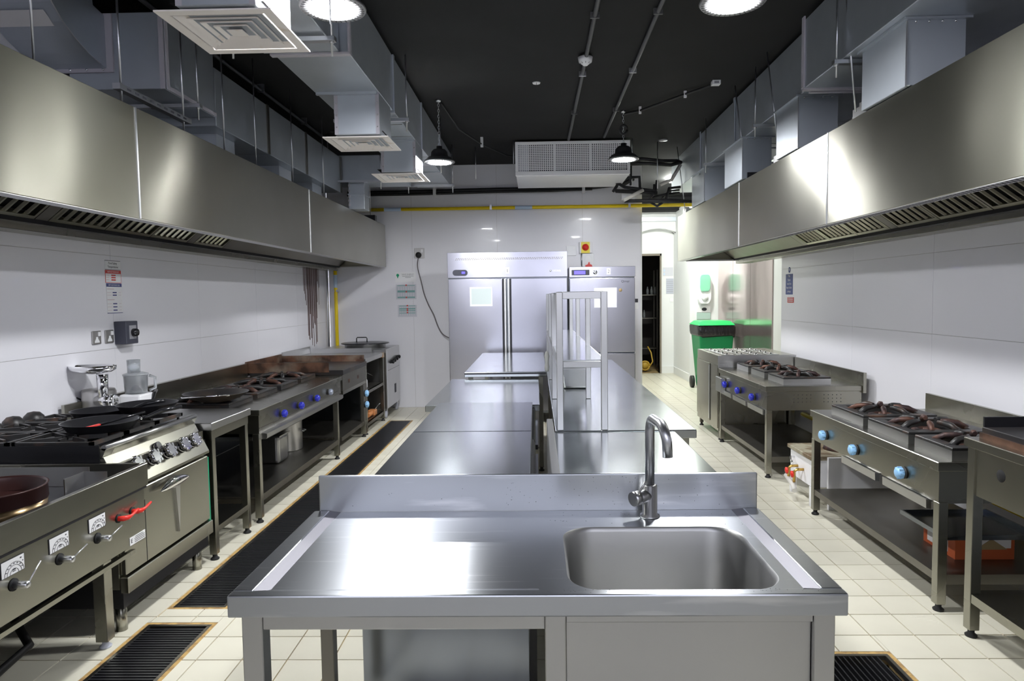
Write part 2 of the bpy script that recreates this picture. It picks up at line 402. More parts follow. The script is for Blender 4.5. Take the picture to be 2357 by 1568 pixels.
# ------------------------------------------------------------------ high-bay lamps
def lamp(x, y, z, label, k_=1., e='lamp_glow'):
    t = thing('high_bay_lamp', label, 'lamp', (x, y, CEIL), 'round high bay lamps')
    c = (x, y, z)
    MB().lathe(c, [(r * k_, h * k_) for r, h in ((.155, 0), (.152, .012), (.118, .045), (.088, .052), (.082, .10), (.062, .125), (.03, .13), (.028, .16), (0, .16))], 32).build('housing', 'lamp_body', t)
    r = MB().lathe(c, [(r * k_, h) for r, h in ((.112, -.004), (.150, -.006), (.156, .002), (.112, .004))], 32, close=True)
    r.build('rim', 'lamp_ring', t)
    f = MB()
    for k in range(36):
        a = 2 * pi * k / 36; u = Vector((cos(a), sin(a), 0)); f.bar(Vector(c) + u * .118 * k_ + Vector((0, 0, -.006)), Vector(c) + u * .145 * k_ + Vector((0, 0, -.006)), .004, .004)
    stuff(f.build('cooling_fins', 'lamp_body', t))
    MB().lathe(c, [(0, -.002), (.108 * k_, -.002), (.110 * k_, .004), (0, .004)], 32).build('diffuser', e, t)
    ch = MB(); zz = z + .16 * k_; k = 0
    while zz < CEIL - .02:
        ang = (k % 2) * pi / 2
        ch.tube([(x + cos(ang) * .008 * cos(a), y + sin(ang) * .008 * cos(a), zz + .016 + .016 * sin(a)) for a in [2 * pi * j / 8 for j in range(9)]], .0025, 5, False)
        zz += .026; k += 1
    ch.build('chain', 'brushed_rod', t)
    MB().lathe((x, y, CEIL), [(0, -.02), (.02, -.018), (.03, 0), (0, 0)], 12).build('hook', 'brushed_rod', t)
    return t
l1 = lamp(-.912, 3.145, 2.889, 'glowing high bay lamp beside the nearest white ceiling diffuser', .97)
l2 = lamp(.945, 3.27, 2.93, 'glowing high bay lamp at top right, cut by the top edge of the photo')
l3 = lamp(-.888, 6.40, 2.834, 'chain-hung high bay lamp at the far end, left of the air handling grille', .93)
l4 = lamp(.905, 6.90, 2.93, 'chain-hung high bay lamp in front of the air handling grille')
t = tag(MB().cyl((-.888, 3.02, 2.77), (-.888, 3.02, 2.884), .004, n=8).build('pull_cord', 'pale_plastic'), 'short white stub hanging beneath the nearest left lamp', 'cord')
t = thing('ceiling_light', 'corridor ceiling light above the green bin', 'lamp', (2.3, 10.9, CEIL))
MB().lathe((2.3, 10.9, CEIL), [(0, -.05), (.15, -.05), (.17, 0), (0, 0)], 24).build('diffuser', 'lamp_glow_corr', t)
c = MB().tube([(.905 + .035 * cos(a), 6.88, 3.22 + .045 * sin(a)) for a in [2 * pi * j / 12 for j in range(13)]], .012, 8)
c.tube([(.905, 6.89, 3.27), (.90, 6.95, 3.38), (.93, 7.1, 3.40)], .006, 6)
tag(c.build('coiled_cable', 'black_rubber'), 'coil of black cable tied above the lamp before the air handling grille', 'cable')

# ------------------------------------------------------------------ ceiling fittings
def conduit(pts, name, label, r=.016):
    t = thing(name, label, 'conduit', pts[0])
    MB().tube(pts, r, 8).build('pipe', 'conduit', t)
    for k in range(1, 5):
        p = Vector(pts[0]).lerp(Vector(pts[-1]), k / 5.0)
        MB().box(p.x - .03, p.x + .03, p.y - .008, p.y + .008, p.z - .018, CEIL - .0005).build('clip', 'brushed_rod' if k % 2 else 'conduit', t)
conduit([(.41, 2.2, 3.388), (.41, 8.0, 3.388)], 'ceiling_conduit', 'black conduit running along the ceiling through the smoke detector')
conduit([(.815, 2.2, 3.388), (.815, 7.9, 3.388)], 'ceiling_conduit', 'black conduit on the ceiling to the right of the smoke detector')
conduit([(-2.33, 2.6, 3.36), (-2.34, 8.0, 3.36)], 'ceiling_conduit', 'grey conduit high above the left hood beside the duct', .014)
t = thing('smoke_detector', 'white dome smoke detector on the black ceiling', 'smoke detector', (.405, 5.3, CEIL))
MB().lathe((.405, 5.3, CEIL - .02), [(0, -.062), (.018, -.06), (.024, -.052), (.05, -.035), (.058, 0), (0, 0)], 24).build('dome', 'white_plastic', t)
MB().box(.385, .425, 5.28, 5.32, CEIL - .022, CEIL).build('base', 'conduit', t)
v = MB()
for k in range(8):
    a = 2 * pi * k / 8; v.bar((.405 + .03 * cos(a), 5.3 + .03 * sin(a), CEIL - .068), (.405 + .042 * cos(a), 5.3 + .042 * sin(a), CEIL - .062), .006, .003)
v.build('vent_slots', 'grey_ink', t)
t = thing('blanking_plate', 'small pale round cap with a slot in the middle of the ceiling', 'cap', (.03, 5.95, CEIL))
MB().lathe((.03, 5.95, CEIL), [(0, -.008), (.032, -.008), (.036, 0), (0, 0)], 20).build('disc', 'white_plastic', t)
bx(.028, .032, 5.918, 5.982, CEIL - .0095, CEIL - .0082).build('slot', 'ink', t)
tag(MB().lathe((1.55, 8.2, CEIL), [(0, -.01), (.05, -.01), (.055, 0), (0, 0)], 20).build('ceiling_speaker', 'grey_plate'), 'dim round disc on the ceiling right of the far lamp', 'speaker')
t = thing('junction_box', 'small pale square junction box on the ceiling at right', 'box', (1.59, 6.0, CEIL))
bx(1.555, 1.625, 5.97, 6.03, CEIL - .035, CEIL).build('body', 'white_plastic', t)
bx(1.57, 1.61, 5.969, 5.97, CEIL - .028, CEIL - .008).build('cover', 'grey_plate', t)
pts = [(1.58, 6.03, 3.39), (1.385, 6.27, 3.38), (1.05, 6.75, 3.37), (.92, 6.95, 3.395)]
t = thing('lamp_cable', 'black cable strung across the ceiling from the junction box to the far lamp', 'cable', pts[0])
MB().tube(pts, .012, 6).build('cable', 'black_rubber', t)
for p in pts[1:3]: MB().box(p[0] - .012, p[0] + .012, p[1] - .01, p[1] + .01, p[2] - .03, CEIL - .0005).build('clip', 'white_plastic', t)
pts = [(-.87, 6.45, 3.395), (-.80, 7.3, 3.36), (-.6, 7.9, 3.33), (-.33, 8.4, 3.30), (-.2, 8.5, 3.3)]
t = thing('wall_cable', 'black cable looping from the far left lamp to the air handling unit', 'cable', pts[0])
MB().tube(pts, .009, 6).build('cable', 'black_rubber', t)
bx(-.615, -.585, 7.88, 7.92, 3.30, CEIL - .0005).build('clip', 'white_plastic', t)

# ------------------------------------------------------------------ supply duct with square diffusers
t = thing('supply_duct', 'galvanized rectangular supply duct left of the middle with three diffuser necks', 'duct', (-1.25, 5.5, CEIL))
X0, X1, Z0, Z1 = -1.47, -1.04, 2.95, 3.36
for i, (a, b, dx) in enumerate(((1.2, 3.86, -.05), (3.87, 5.07, 0), (5.08, 6.30, 0), (6.31, 7.5, 0), (7.51, 8.55, 0))):
    bx(X0 + dx, X1 + dx, a, b, Z0, Z1).build('duct_section', 'galvanized', t, .004)
    if i: MB().box(X0 - .012, X1 + .012, a - .02, a + .02, Z0 - .012, Z0 - .001).box(X1 + .001, X1 + .012, a - .02, a + .02, Z0, Z1).box(X0 - .012, X0 - .001, a - .02, a + .02, Z0, Z1).build('flange', 'galvanized' if i > 1 else 'sealant', t)
for y in (5.45, 5.85, 6.7, 7.1): bx(X0 + .01, X1 - .01, y, y + .004, Z0 - .002, Z0).build('seam', 'steel_worn', t)
for yc in (2.78, 4.80, 6.18):
    n = bx(-1.345, -1.04, yc - .2, yc + .17, 2.672, Z0).build('neck', 'galvanized', t, .003)
    for xx in (-1.345, -1.065): bx(xx, xx + .025, yc - .202, yc - .2, 2.672, Z0).build('sealant_edge', 'sealant', n)
    r = MB()
    for k in range(3):
        for xx in (-1.33, -1.053): r.lathe((xx, yc - .203, 2.72 + .08 * k), [(0, -.004), (.005, -.003), (.006, 0)], 8, 'y')
    r.build('rivets', 'chrome', n)
    MB().box(X0 + .01, X1 - .01, yc - .225, yc - .2, Z0 - .018, Z0).build('flange', 'galvanized', t)
def hanger(name, label, x0, x1, y, zb, ztop=CEIL, zl=None):
    t = thing(name, label, 'hanger', ((x0 + x1) / 2, y, ztop))
    bx(x0, x1, y - .02, y + .02, zb - .022, zb).build('channel', 'brushed_rod', t)
    for x in (x0 + .02, x1 - .02):
        MB().cyl((x, y, (zl or zb - .10)), (x, y, ztop), .0055, n=8).build('rod', 'brushed_rod', t)
        MB().lathe((x, y, zb - .032), [(0, 0), (.012, 0), (.012, .01), (0, .01)], 6).build('nut', 'brushed_rod', t)
    return t
hanger('duct_hanger', 'threaded rod hanger under the supply duct just past the second diffuser', -1.53, -.95, 5.22, 2.935)
hanger('duct_hanger', 'threaded rod hanger under the supply duct just past the third diffuser', -1.53, -.93, 6.95, 2.935)
hanger('duct_hanger', 'threaded rod hanger under the far end of the supply duct', -1.55, -.97, 8.25, 2.935)
hanger('duct_hanger', 'threaded rod hanger on the supply duct above the nearest diffuser', -1.60, -1.035, 3.60, 2.935)
def diffuser(yc, label):
    t = thing('ceiling_diffuser', label, 'diffuser', (-1.21, yc, 2.66), 'square air diffusers')
    x, z = -1.215, 2.66; h = .225
    def ring(a, b, z0, z1):
        m = MB(); vs = []
        for r, zz in ((a, z0), (b, z1), (b - .0005, z1 + .006), (a, z0 + .006)):
            vs += [(x - r, yc - r, zz), (x + r, yc - r, zz), (x + r, yc + r, zz), (x - r, yc + r, zz)]
        fs = []
        for k in range(4):
            for j in range(4): fs.append((k * 4 + j, k * 4 + (j + 1) % 4, ((k + 1) % 4) * 4 + (j + 1) % 4, ((k + 1) % 4) * 4 + j))
        m.add(vs, fs); return m
    ring(h, h - .042, z, z + .001).build('frame', 'diffuser_cream', t)
    for k in range(4): ring(h - .048 - .036 * k, h - .088 - .036 * k, z + .002, z + .030).build('louvre', 'diffuser_cream', t)
    bx(x - .032, x + .032, yc - .032, yc + .032, z + .001, z + .004).build('centre_plate', 'diffuser_cream', t)
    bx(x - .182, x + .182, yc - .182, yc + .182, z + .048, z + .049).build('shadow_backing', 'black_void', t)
diffuser(2.82, 'large white square diffuser at top left beside the nearest lamp')
diffuser(4.85, 'rust-streaked white square diffuser, middle of the three on the supply duct')
diffuser(6.22, 'smallest looking square diffuser, farthest of the three on the supply duct')

# far cross duct that drops behind the left hood
t = thing('branch_duct', 'galvanized branch duct crossing to the left and dropping behind the hood end', 'duct', (-1.9, 7.9, 3.2))
bx(-2.30, -1.48, 7.75, 8.15, 2.90, 3.2).build('duct_section', 'galvanized', t, .004)
bx(-2.12, -1.94, 7.72, 7.95, 2.585, 2.90).build('drop', 'galvanized', t, .003)
m = MB(); 
for z in (2.62, 2.67, 2.72, 2.78, 2.84): m.box(-2.122, -2.10, 7.715, 7.72, z, z + .025)
m.build('sealant_edge', 'sealant', t)
bx(-2.13, -1.93, 7.71, 7.96, 2.745, 2.76).build('flange', 'galvanized', t)
hanger('duct_hanger', 'pair of thin rods beside the branch duct at the far left', -2.33, -1.7, 7.6, 2.89)

# left exhaust duct
t = thing('exhaust_duct', 'galvanized exhaust duct with curved elbow above the left hood', 'duct', (-2.5, 5.5, CEIL))
for a, b in ((4.70, 5.62), (5.63, 6.55), (6.56, 7.7)):
    bx(-2.78, -2.20, a, b, 2.77, 3.17).build('duct_section', 'galvanized', t, .004)
    bx(-2.199, -2.192, b - .03, b + .02, 2.77, 3.17).build('flange', 'steel_worn', t)
bx(-2.78, -2.20, 4.06, 4.69, 2.83, 3.28).build('plenum', 'galvanized', t, .004)
ez = [(4.055, 2.95), (3.98, 2.96), (3.88, 2.985), (3.78, 3.025), (3.68, 3.08), (3.60, 3.15), (3.55, 3.24), (3.52, 3.40), (3.93, 3.40), (3.95, 3.28), (4.055, 3.26)]
MB().prism(ez, 'x', -2.93, -2.54).build('elbow', 'galvanized', t, .003)
m = MB(); m.tube([(-2.538, y, z) for y, z in ez[1:8]], .004, 5); m.build('elbow_seam', 'brushed_rod', t)
MB().box(-2.55, -2.50, 4.045, 4.058, 2.93, 3.27).box(-2.92, -2.551, 4.045, 4.058, 2.93, 2.955).build('sealant_strip', 'sealant', t)
MB().box(-2.225, -2.197, 4.052, 4.058, 2.83, 3.28).box(-2.198, -2.192, 4.07, 4.10, 2.83, 3.28).box(-2.198, -2.190, 4.10, 4.69, 2.83, 2.855).build('sealant_strip', 'sealant', t)
for y in (4.9, 6.1, 7.0): bx(-2.60, -2.30, y, y + .3, 2.582, 2.77).build('drop', 'galvanized', t)
m = MB()
for k in range(4): m.lathe((-2.86 + .1 * k, 4.044, 2.945), [(0, -.005), (.007, -.004), (.008, 0)], 8, 'y')
m.build('rivets', 'chrome', t)
m = MB(); m.hexa([(-2.90, 3.62, 3.118), (-2.60, 3.62, 3.118), (-2.60, 3.70, 3.064), (-2.90, 3.70, 3.064)], [(-2.90, 3.622, 3.120), (-2.60, 3.622, 3.120), (-2.60, 3.702, 3.066), (-2.90, 3.702, 3.066)])
m.build('paper_label', 'card_white', t)
hanger('duct_hanger', 'slotted channel hanger close above the left hood, under the elbow duct', -2.86, -2.12, 4.33, 2.815)
t2 = thing('slotted_channel', 'slotted steel channel on threaded rods beside the elbow duct', 'hanger', (-2.14, 3.85, 2.66))
bx(-2.16, -2.12, 3.48, 4.20, 2.655, 2.685).build('channel', 'brushed_rod', t2)
m = MB()
for k in range(9): m.box(-2.119, -2.1185, 3.54 + .07 * k, 3.575 + .07 * k, 2.665, 2.675)
m.build('slots', 'ink', t2)
for y in (3.52, 4.14): MB().cyl((-2.14, y, 2.59), (-2.14, y, CEIL), .006, n=8).build('rod', 'brushed_rod', t2)
for i, y in enumerate((2.92, 4.70, 5.23, 6.02, 6.9)):
    tag(MB().cyl((-2.15, y, 2.585), (-2.15, y, CEIL), .0055, n=8).build('threaded_rod', 'brushed_rod', origin=(-2.15, y, 2.585)), ['bright threaded rod rising from the left hood at the extreme left', 'threaded rod holding the left hood just past the boxy duct', 'threaded rod holding the left hood above its middle panel', 'threaded rod holding the left hood near its second seam', 'threaded rod holding the far end of the left hood'][i], 'rod')

# right exhaust duct with drops into the hood
t = thing('exhaust_duct', 'large galvanized exhaust duct with four drops above the right hood', 'duct', (2.1, 6, CEIL))
bx(1.80, 2.55, 1.6, 4.62, 2.915, 3.36).build('duct_section', 'galvanized', t, .004)
bx(1.88, 2.55, 4.66, 6.4, 2.955, 3.37).build('duct_section', 'galvanized', t, .004)
bx(1.88, 2.50, 6.42, 7.7, 2.955, 3.36).build('duct_section', 'galvanized', t, .004)
bx(1.88, 2.45, 7.72, 9.35, 2.955, 3.35).build('duct_section', 'galvanized', t, .004)
for a, x in ((4.60, 1.795), (4.66, 1.865), (6.41, 1.87), (7.71, 1.87)):
    MB().box(x - .004, x + .006, a - .02, a + .02, 2.92, 3.38).box(x, 2.5, a - .02, a + .02, 2.905, 2.918).build('flange', 'sealant' if a < 5 else 'galvanized', t)
for x0, x1, y0, y1, zt in ((1.86, 2.15, 3.46, 3.92, 2.915), (1.87, 2.15, 4.87, 5.30, 2.955), (1.86, 2.12, 6.12, 6.68, 2.955), (1.87, 2.14, 7.52, 8.10, 2.955)):
    d = bx(x0, x1, y0, y1, 2.585, zt).build('drop', 'galvanized', t, .003)
    MB().box(x0 - .02, x1 + .02, y0 - .02, y1 + .02, zt - .012, zt - .001).build('flange', 'galvanized', d)
    r = MB()
    for k in range(4): r.lathe((x0 + .04 + .065 * k, y0 - .004, zt - .02), [(0, -.004), (.006, -.003), (.007, 0)], 8, 'y')
    r.build('rivets', 'chrome', d)
    MB().box(x0 - .003, x0 + .004, y0 - .003, y0 + .004, 2.585, zt - .015).build('corner_edge', 'brushed_rod', d)
hanger('duct_hanger', 'bright channel hanger with double rod under the right duct', 1.745, 2.62, 4.03, 2.905)
hanger('duct_hanger', 'channel hanger under the right duct between its second and third drops', 1.80, 2.62, 5.65, 2.945)
hanger('duct_hanger', 'channel hanger under the far part of the right duct', 1.80, 2.60, 7.25, 2.945)
for i, y in enumerate((3.99, 5.32, 6.15, 8.6)):
    t = thing('hood_hanger', ['threaded rod and bracket on the right hood, beside its nearest drop', 'tall thin rod and bracket on the right hood before the second drop', 'thin rod and dark bracket on the right hood beside the third drop', 'rod and bracket at the far end of the right hood'][i], 'hanger', (1.95, y, 2.585))
    MB().cyl((1.905 if i else 1.86, y, 2.60), (1.80 if i else 1.78, y, CEIL), .0055, n=8).build('rod', 'brushed_rod', t)
    MB().box(1.90, 1.99, y - .05, y + .12, 2.582, 2.64).box(1.90, 1.95, y - .02, y + .04, 2.64, 2.66).build('bracket', 'steel' if i != 2 else 'black_steel', t)

# ------------------------------------------------------------------ extraction hoods
def hood(sgn, xf, xw, panels, filt, label):
    zb, zt = 2.0, 2.58
    t = thing('extraction_hood', label, 'hood', (xf, panels[0], zb))
    for i in range(len(panels) - 1):
        a, b = panels[i], panels[i + 1]
        p = bx(xf, xf + sgn * .012, a + .002, b - .002, zb, zt).build('front_panel', 'steel_hood', t, .002)
        if i: bx(xf - sgn * .004, xf + sgn * .002, a - .006, a + .006, zb, zt).build('seam_strip', 'brushed_rod', t)
    y0, y1 = panels[0], panels[-1]
    bx(xf, xw, y1 - .012, y1, zb, zt).build('end_panel', 'steel_hood', t)
    bx(xf, xw, y0, y0 + .012, zb, zt).build('end_panel', 'steel_hood', t)
    bx(xf + sgn * .012, xw, y0, y1, zt - .01, zt - .001).build('top_panel', 'steel_worn', t)
    # in-turned bottom lip with a perforated supply strip
    L = bx(xf + sgn * .004, xf + sgn * .075, y0, y1 - .012, zb - .004, zb + .004).build('bottom_lip', 'steel', t)
    ho = MB(); n = int((filt[1] - filt[0] + 1.2) / .028)
    for k in range(n):
        yy = y0 + .5 + k * .028
        if yy > y1 - .1: break
        for r in range(3): ho.box(xf + sgn * (.018 + .018 * r), xf + sgn * (.027 + .018 * r), yy + (.014 if r == 1 else 0), yy + .012 + (.014 if r == 1 else 0), zb - .0052, zb - .004)
    if sgn > 0: stuff(ho.build('perforations', 'ink', t))
    bx(xf + sgn * .07, xf + sgn * .076, y0, y1 - .02, zb, zb + .05).build('inner_lip', 'steel_worn', t)
    bx(xf + sgn * .1, xw, y1 - .05, y1 - .013, zb - .006, zb + .012).build('end_rail', 'brushed_rod', t)
    # rear rail and gutter
    bx(xw - sgn * .16, xw - sgn * .001, y0, y1 - .02, zb - .045, zb + .004).build('rear_rail', 'steel_warm', t, .003)
    bx(xw - sgn * .19, xw - sgn * .162, y0, y1 - .02, zb - .005, zb + .020).build('gutter', 'black_steel', t)
    # sloping filter bank
    xa, za, xb, zb2 = xw - sgn * .175, zb + .022, xf + sgn * .16, zb + .42
    def sl(u, h): # point along slope, offset h downwards-outwards
        nx, nz = (za - zb2), (xb - xa); l = math.hypot(nx, nz); s_ = -1 if nz * 1 > 0 else 1
        return (xa + (xb - xa) * u + nx / l * h * s_, za + (zb2 - za) * u + nz / l * h * s_)
    def slab(ya, yb, u0, u1, h0, h1):
        (a0, a1), (b0, b1), (c0, c1), (d0, d1) = sl(u0, h0), sl(u1, h0), sl(u1, h1), sl(u0, h1)
        return [(a0, ya, a1), (b0, ya, b1), (c0, ya, c1), (d0, ya, d1)], [(a0, yb, a1), (b0, yb, b1), (c0, yb, c1), (d0, yb, d1)]
    fw = .50; y = filt[0]; first = None; smesh = None; idx = 0
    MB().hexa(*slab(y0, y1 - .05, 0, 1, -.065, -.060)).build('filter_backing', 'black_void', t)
    while y + fw <= filt[1] + .01:
        f = MB().hexa(*slab(y + .004, y + fw - .004, 0, .05, -.02, .012)).hexa(*slab(y + .004, y + fw - .004, .95, 1, -.02, .012)).hexa(*slab(y + .004, y + .022, .05, .95, -.02, .012)).hexa(*slab(y + fw - .022, y + fw - .004, .05, .95, -.02, .012))
        fo = f.build('baffle_filter', 'baffle', t)
        for k in range(6):
            yy = y + .040 + k * .075
            (a0, a1), (b0, b1) = sl(.05, .008), sl(.95, .008); (c0, c1), (d0, d1) = sl(.05, -.002), sl(.95, -.002)
            w_ = .030
            s_ = MB().hexa([(a0, yy + w_ * .3, a1), (b0, yy + w_ * .3, b1), (d0, yy, d1), (c0, yy, c1)], [(a0, yy + w_ * .7, a1), (b0, yy + w_ * .7, b1), (d0, yy + w_, d1), (c0, yy + w_, c1)])
            s_.build('slat', 'baffle', fo)
        y += fw; idx += 1
        if idx % 3 == 0:
            MB().hexa(*slab(y + .003, y + .097, 0, 1, -.01, .012)).build('blank_strip', 'steel_worn', t); y += .10
    if y < y1 - .06: MB().hexa(*slab(y + .003, y1 - .04, 0, 1, -.01, .012)).build('blank_sheet', 'steel_worn', t)
    e0, e1 = sl(0, .01), sl(1, .01)
    if filt[0] - y0 > .05: MB().hexa(*slab(y0 + .013, filt[0] - .003, 0, 1, -.01, .012)).build('blank_sheet', 'steel_worn', t)
    return t
hood(1, 1.88, 2.794, [.9, 2.6, 4.40, 6.28, 8.94], (1.8, 7.0), 'long stainless extraction hood hanging along the right wall')
hood(-1, -2.09, -2.924, [.9, 3.55, 6.27, 9.42], (2.15, 6.0), 'long stainless extraction hood hanging along the left wall')
t = thing('hood_bracket', 'small bracket on top of the far end of the left hood', 'bracket', (-2.2, 8.9, 2.58))
bx(-2.24, -2.10, 8.88, 8.98, 2.58, 2.66).build('body', 'black_steel', t)
MB().cyl((-2.17, 8.93, 2.66), (-2.17, 8.93, CEIL), .0055, n=8).build('rod', 'brushed_rod', t)

# ------------------------------------------------------------------ air handling unit on the ceiling
t = thing('air_handling_unit', 'white ceiling air handling unit with square grid grille', 'air conditioner', (.45, 8.4, 3.4))
y = 8.05; x0, x1, z0, z1 = -.22, 1.135, 2.99, 3.385
MB().prism([(y + .03, z0 + .01), (8.95, z0 + .02), (8.95, CEIL - .03), (y + .03, z1)], 'x', x0 + .02, x1 - .02).build('casing', 'white_enamel', t)
f = MB(); f.box(x0, x1, y, y + .03, z0, z0 + .05).box(x0, x1, y, y + .03, z1 - .035, z1).box(x0, x0 + .035, y, y + .03, z0 + .05, z1 - .035).box(x1 - .035, x1, y, y + .03, z0 + .05, z1 - .035)
f.build('grille_frame', 'white_enamel', t, .003)
g = MB(); a, b, c, d = x0 + .035, x1 - .035, z0 + .05, z1 - .035
n = 52
for k in range(1, n): xx = a + (b - a) * k / n; g.box(xx - .005, xx + .005, y + .008, y + .018, c, d)
for k in range(1, 15): zz = c + (d - c) * k / 15; g.box(a, b, y + .006, y + .016, zz - .0045, zz + .0045)
stuff(g.build('grid', 'white_enamel', t))
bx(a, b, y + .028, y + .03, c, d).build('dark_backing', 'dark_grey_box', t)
for k in (1, 2): xx = a + (b - a) * k / 3; bx(xx - .008, xx + .008, y + .002, y + .02, c, d).build('divider', 'white_enamel', t)
bx(a, a + .13, y + .019, y + .026, c, d).build('damper', 'paper_grey', t)
bx(x0 + .01, x1 - .01, y + .03, 8.95, z0 - .004, z0 + .008).build('bottom_panel', 'white_enamel', t)
for i, x in enumerate((x0 - .02, x1 + .03)):
    MB().cyl((x, 8.1, 3.14), (x, 8.1, CEIL), .006, n=8).build('rod', 'brushed_rod', t)
for i, (x, yy, zl) in enumerate(((1.50, 8.3, 2.85), (2.02, 8.5, 2.62), (-.72, 8.4, 3.02))):
    tag(MB().cyl((x, yy, zl), (x, yy, CEIL), .006, n=8).build('threaded_rod', 'brushed_rod', origin=(x, yy, zl)), ['thin steel rod hanging right of the air handling unit', 'thin steel rod passing the far end of the right duct', 'thin steel rod hanging left of the air handling unit'][i], 'rod')
# refrigerant pipework
t = thing('refrigerant_pipes', 'tangle of black insulated pipes right of the air handling unit', 'pipes', (1.5, 8.5, 3.0))
for pts, r in (([(1.15, 8.5, 3.24), (1.35, 8.5, 3.25), (1.6, 8.5, 3.22), (1.80, 8.6, 3.24), (1.86, 8.7, 3.24)], .022),
               ([(1.15, 8.5, 3.19), (1.4, 8.48, 3.19), (1.7, 8.5, 3.17), (1.85, 8.6, 3.22)], .022),
               ([(1.22, 8.6, 3.19), (1.22, 8.6, 2.98), (1.22, 8.62, 2.95)], .016),
               ([(1.02, 8.8, 2.90), (1.10, 8.7, 3.02), (1.20, 8.65, 3.05), (1.33, 8.62, 3.05), (1.34, 8.62, 2.90)], .020),
               ([(1.05, 8.7, 3.0), (1.15, 8.65, 2.93), (1.3, 8.6, 2.90), (1.5, 8.6, 2.87), (1.52, 8.6, 2.95)], .020),
               ([(1.05, 8.75, 2.90), (1.3, 8.6, 2.86), (1.55, 8.6, 2.84)], .026),
               ([(1.55, 8.6, 3.0), (1.53, 8.6, 2.85), (1.42, 8.6, 2.75), (1.55, 8.6, 2.68), (1.66, 8.6, 2.75), (1.70, 8.6, 2.9), (1.85, 8.65, 2.92)], .018),
               ([(1.50, 8.7, 2.80), (1.7, 8.7, 2.84), (1.86, 8.75, 2.86)], .018),
               ([(1.62, 8.7, 2.78), (1.72, 8.7, 2.88), (1.86, 8.75, 2.9)], .012)):
    MB().tube(pts, r, 8).build('hose', 'foam_black', t)
MB().tube([(1.12, 8.45, 2.73), (1.7, 8.5, 2.73), (2.4, 8.7, 2.73)], .022, 8).build('hose', 'foam_black', t)
MB().tube([(1.10, 8.4, 2.73), (1.35, 8.45, 2.86)], .022, 8).build('drain_pipe', 'duct_tape', t)
MB().tube([(1.56, 8.45, 2.92), (1.70, 8.45, 2.98), (1.82, 8.5, 3.17)], .022, 8).build('taped_pipe', 'duct_tape', t)
MB().box(1.13, 1.3, 8.8, 8.9, 2.80, 2.97).build('valve_box', 'white_plastic', t)
pts = [(-2.6, 9.43, 3.03), (-1.9, 9.43, 3.03), (-1.3, 9.43, 3.035), (-.6, 9.43, 3.045), (.2, 9.42, 3.045), (.8, 9.42, 3.06), (1.25, 9.38, 3.10), (1.35, 9.3, 3.15)]
t = thing('insulated_pipe', 'black insulated pipe bundle running across the top of the back wall', 'pipe', (-.6, 9.43, 3.03))
MB().tube(pts, .034, 10).build('pipe', 'foam_black', t)
MB().tube([(p[0], p[1] - .03, p[2] - .03) for p in pts[:-2]], .018, 8).build('pipe', 'foam_black', t)
for x in (-1.38, .68): bx(x - .02, x + .02, 9.36, 9.49, 2.985, 3.09).build('clip', 'white_plastic', t)
t = thing('gas_pipe', 'yellow gas pipe running level across the back wall', 'pipe', (0, 9.42, 2.8))
MB().cyl((-2.6, 9.44, 2.80), (2.9, 9.44, 2.80), .024, n=12).build('pipe', 'yellow_pipe', t)
for x in (-1.98, -.15): MB().cyl((x - .12, 9.44, 2.80), (x + .12, 9.44, 2.80), .0252, n=12, caps=False).build('sticker', 'pipe_sticker', t)
for x in (-.606, 1.315): MB().box(x - .015, x + .015, 9.40, 9.488, 2.775, 2.84).build('clip', 'brushed_rod', t)
t = thing('gas_pipe', 'yellow gas pipe rising up the left corner of the back wall', 'pipe', (-2.81, 9.42, 0))
MB().cyl((-2.81, 9.42, .05), (-2.81, 9.42, 2.78), .024, n=12).build('pipe', 'yellow_pipe', t)
MB().cyl((-2.81, 9.42, 1.72), (-2.81, 9.42, 1.90), .0252, n=12, caps=False).build('sticker', 'pipe_sticker', t)
MB().box(-2.85, -2.77, 9.40, 9.49, 1.66, 1.69).build('clip', 'brushed_rod', t)
tag(MB().cyl((-2.895, 9.30, .9), (-2.895, 9.30, 1.985), .012, n=10).build('conduit_pipe', 'brushed_rod'), 'shiny steel conduit beside the yellow pipe in the left corner', 'pipe')
t = thing('soot_stain', 'brown soot streaks running down the left wall under the hood end', 'stain', (XL, 8.8, 1))
m = MB(); random.seed(3)
for k in range(24):
    y = 8.45 + .026 * k + random.uniform(-.01, .01); l = random.uniform(.6, 1.06) if 4 < k < 19 else random.uniform(.1, .5); w_ = random.uniform(.008, .030)
    zt = 1.985; m.prism([(y, zt), (y + w_, zt), (y + w_ * .8 + .01, zt - l), (y + .008, zt - l)], 'x', XL + .0005, XL + .0015)
m.build('streaks', 'soot', t)

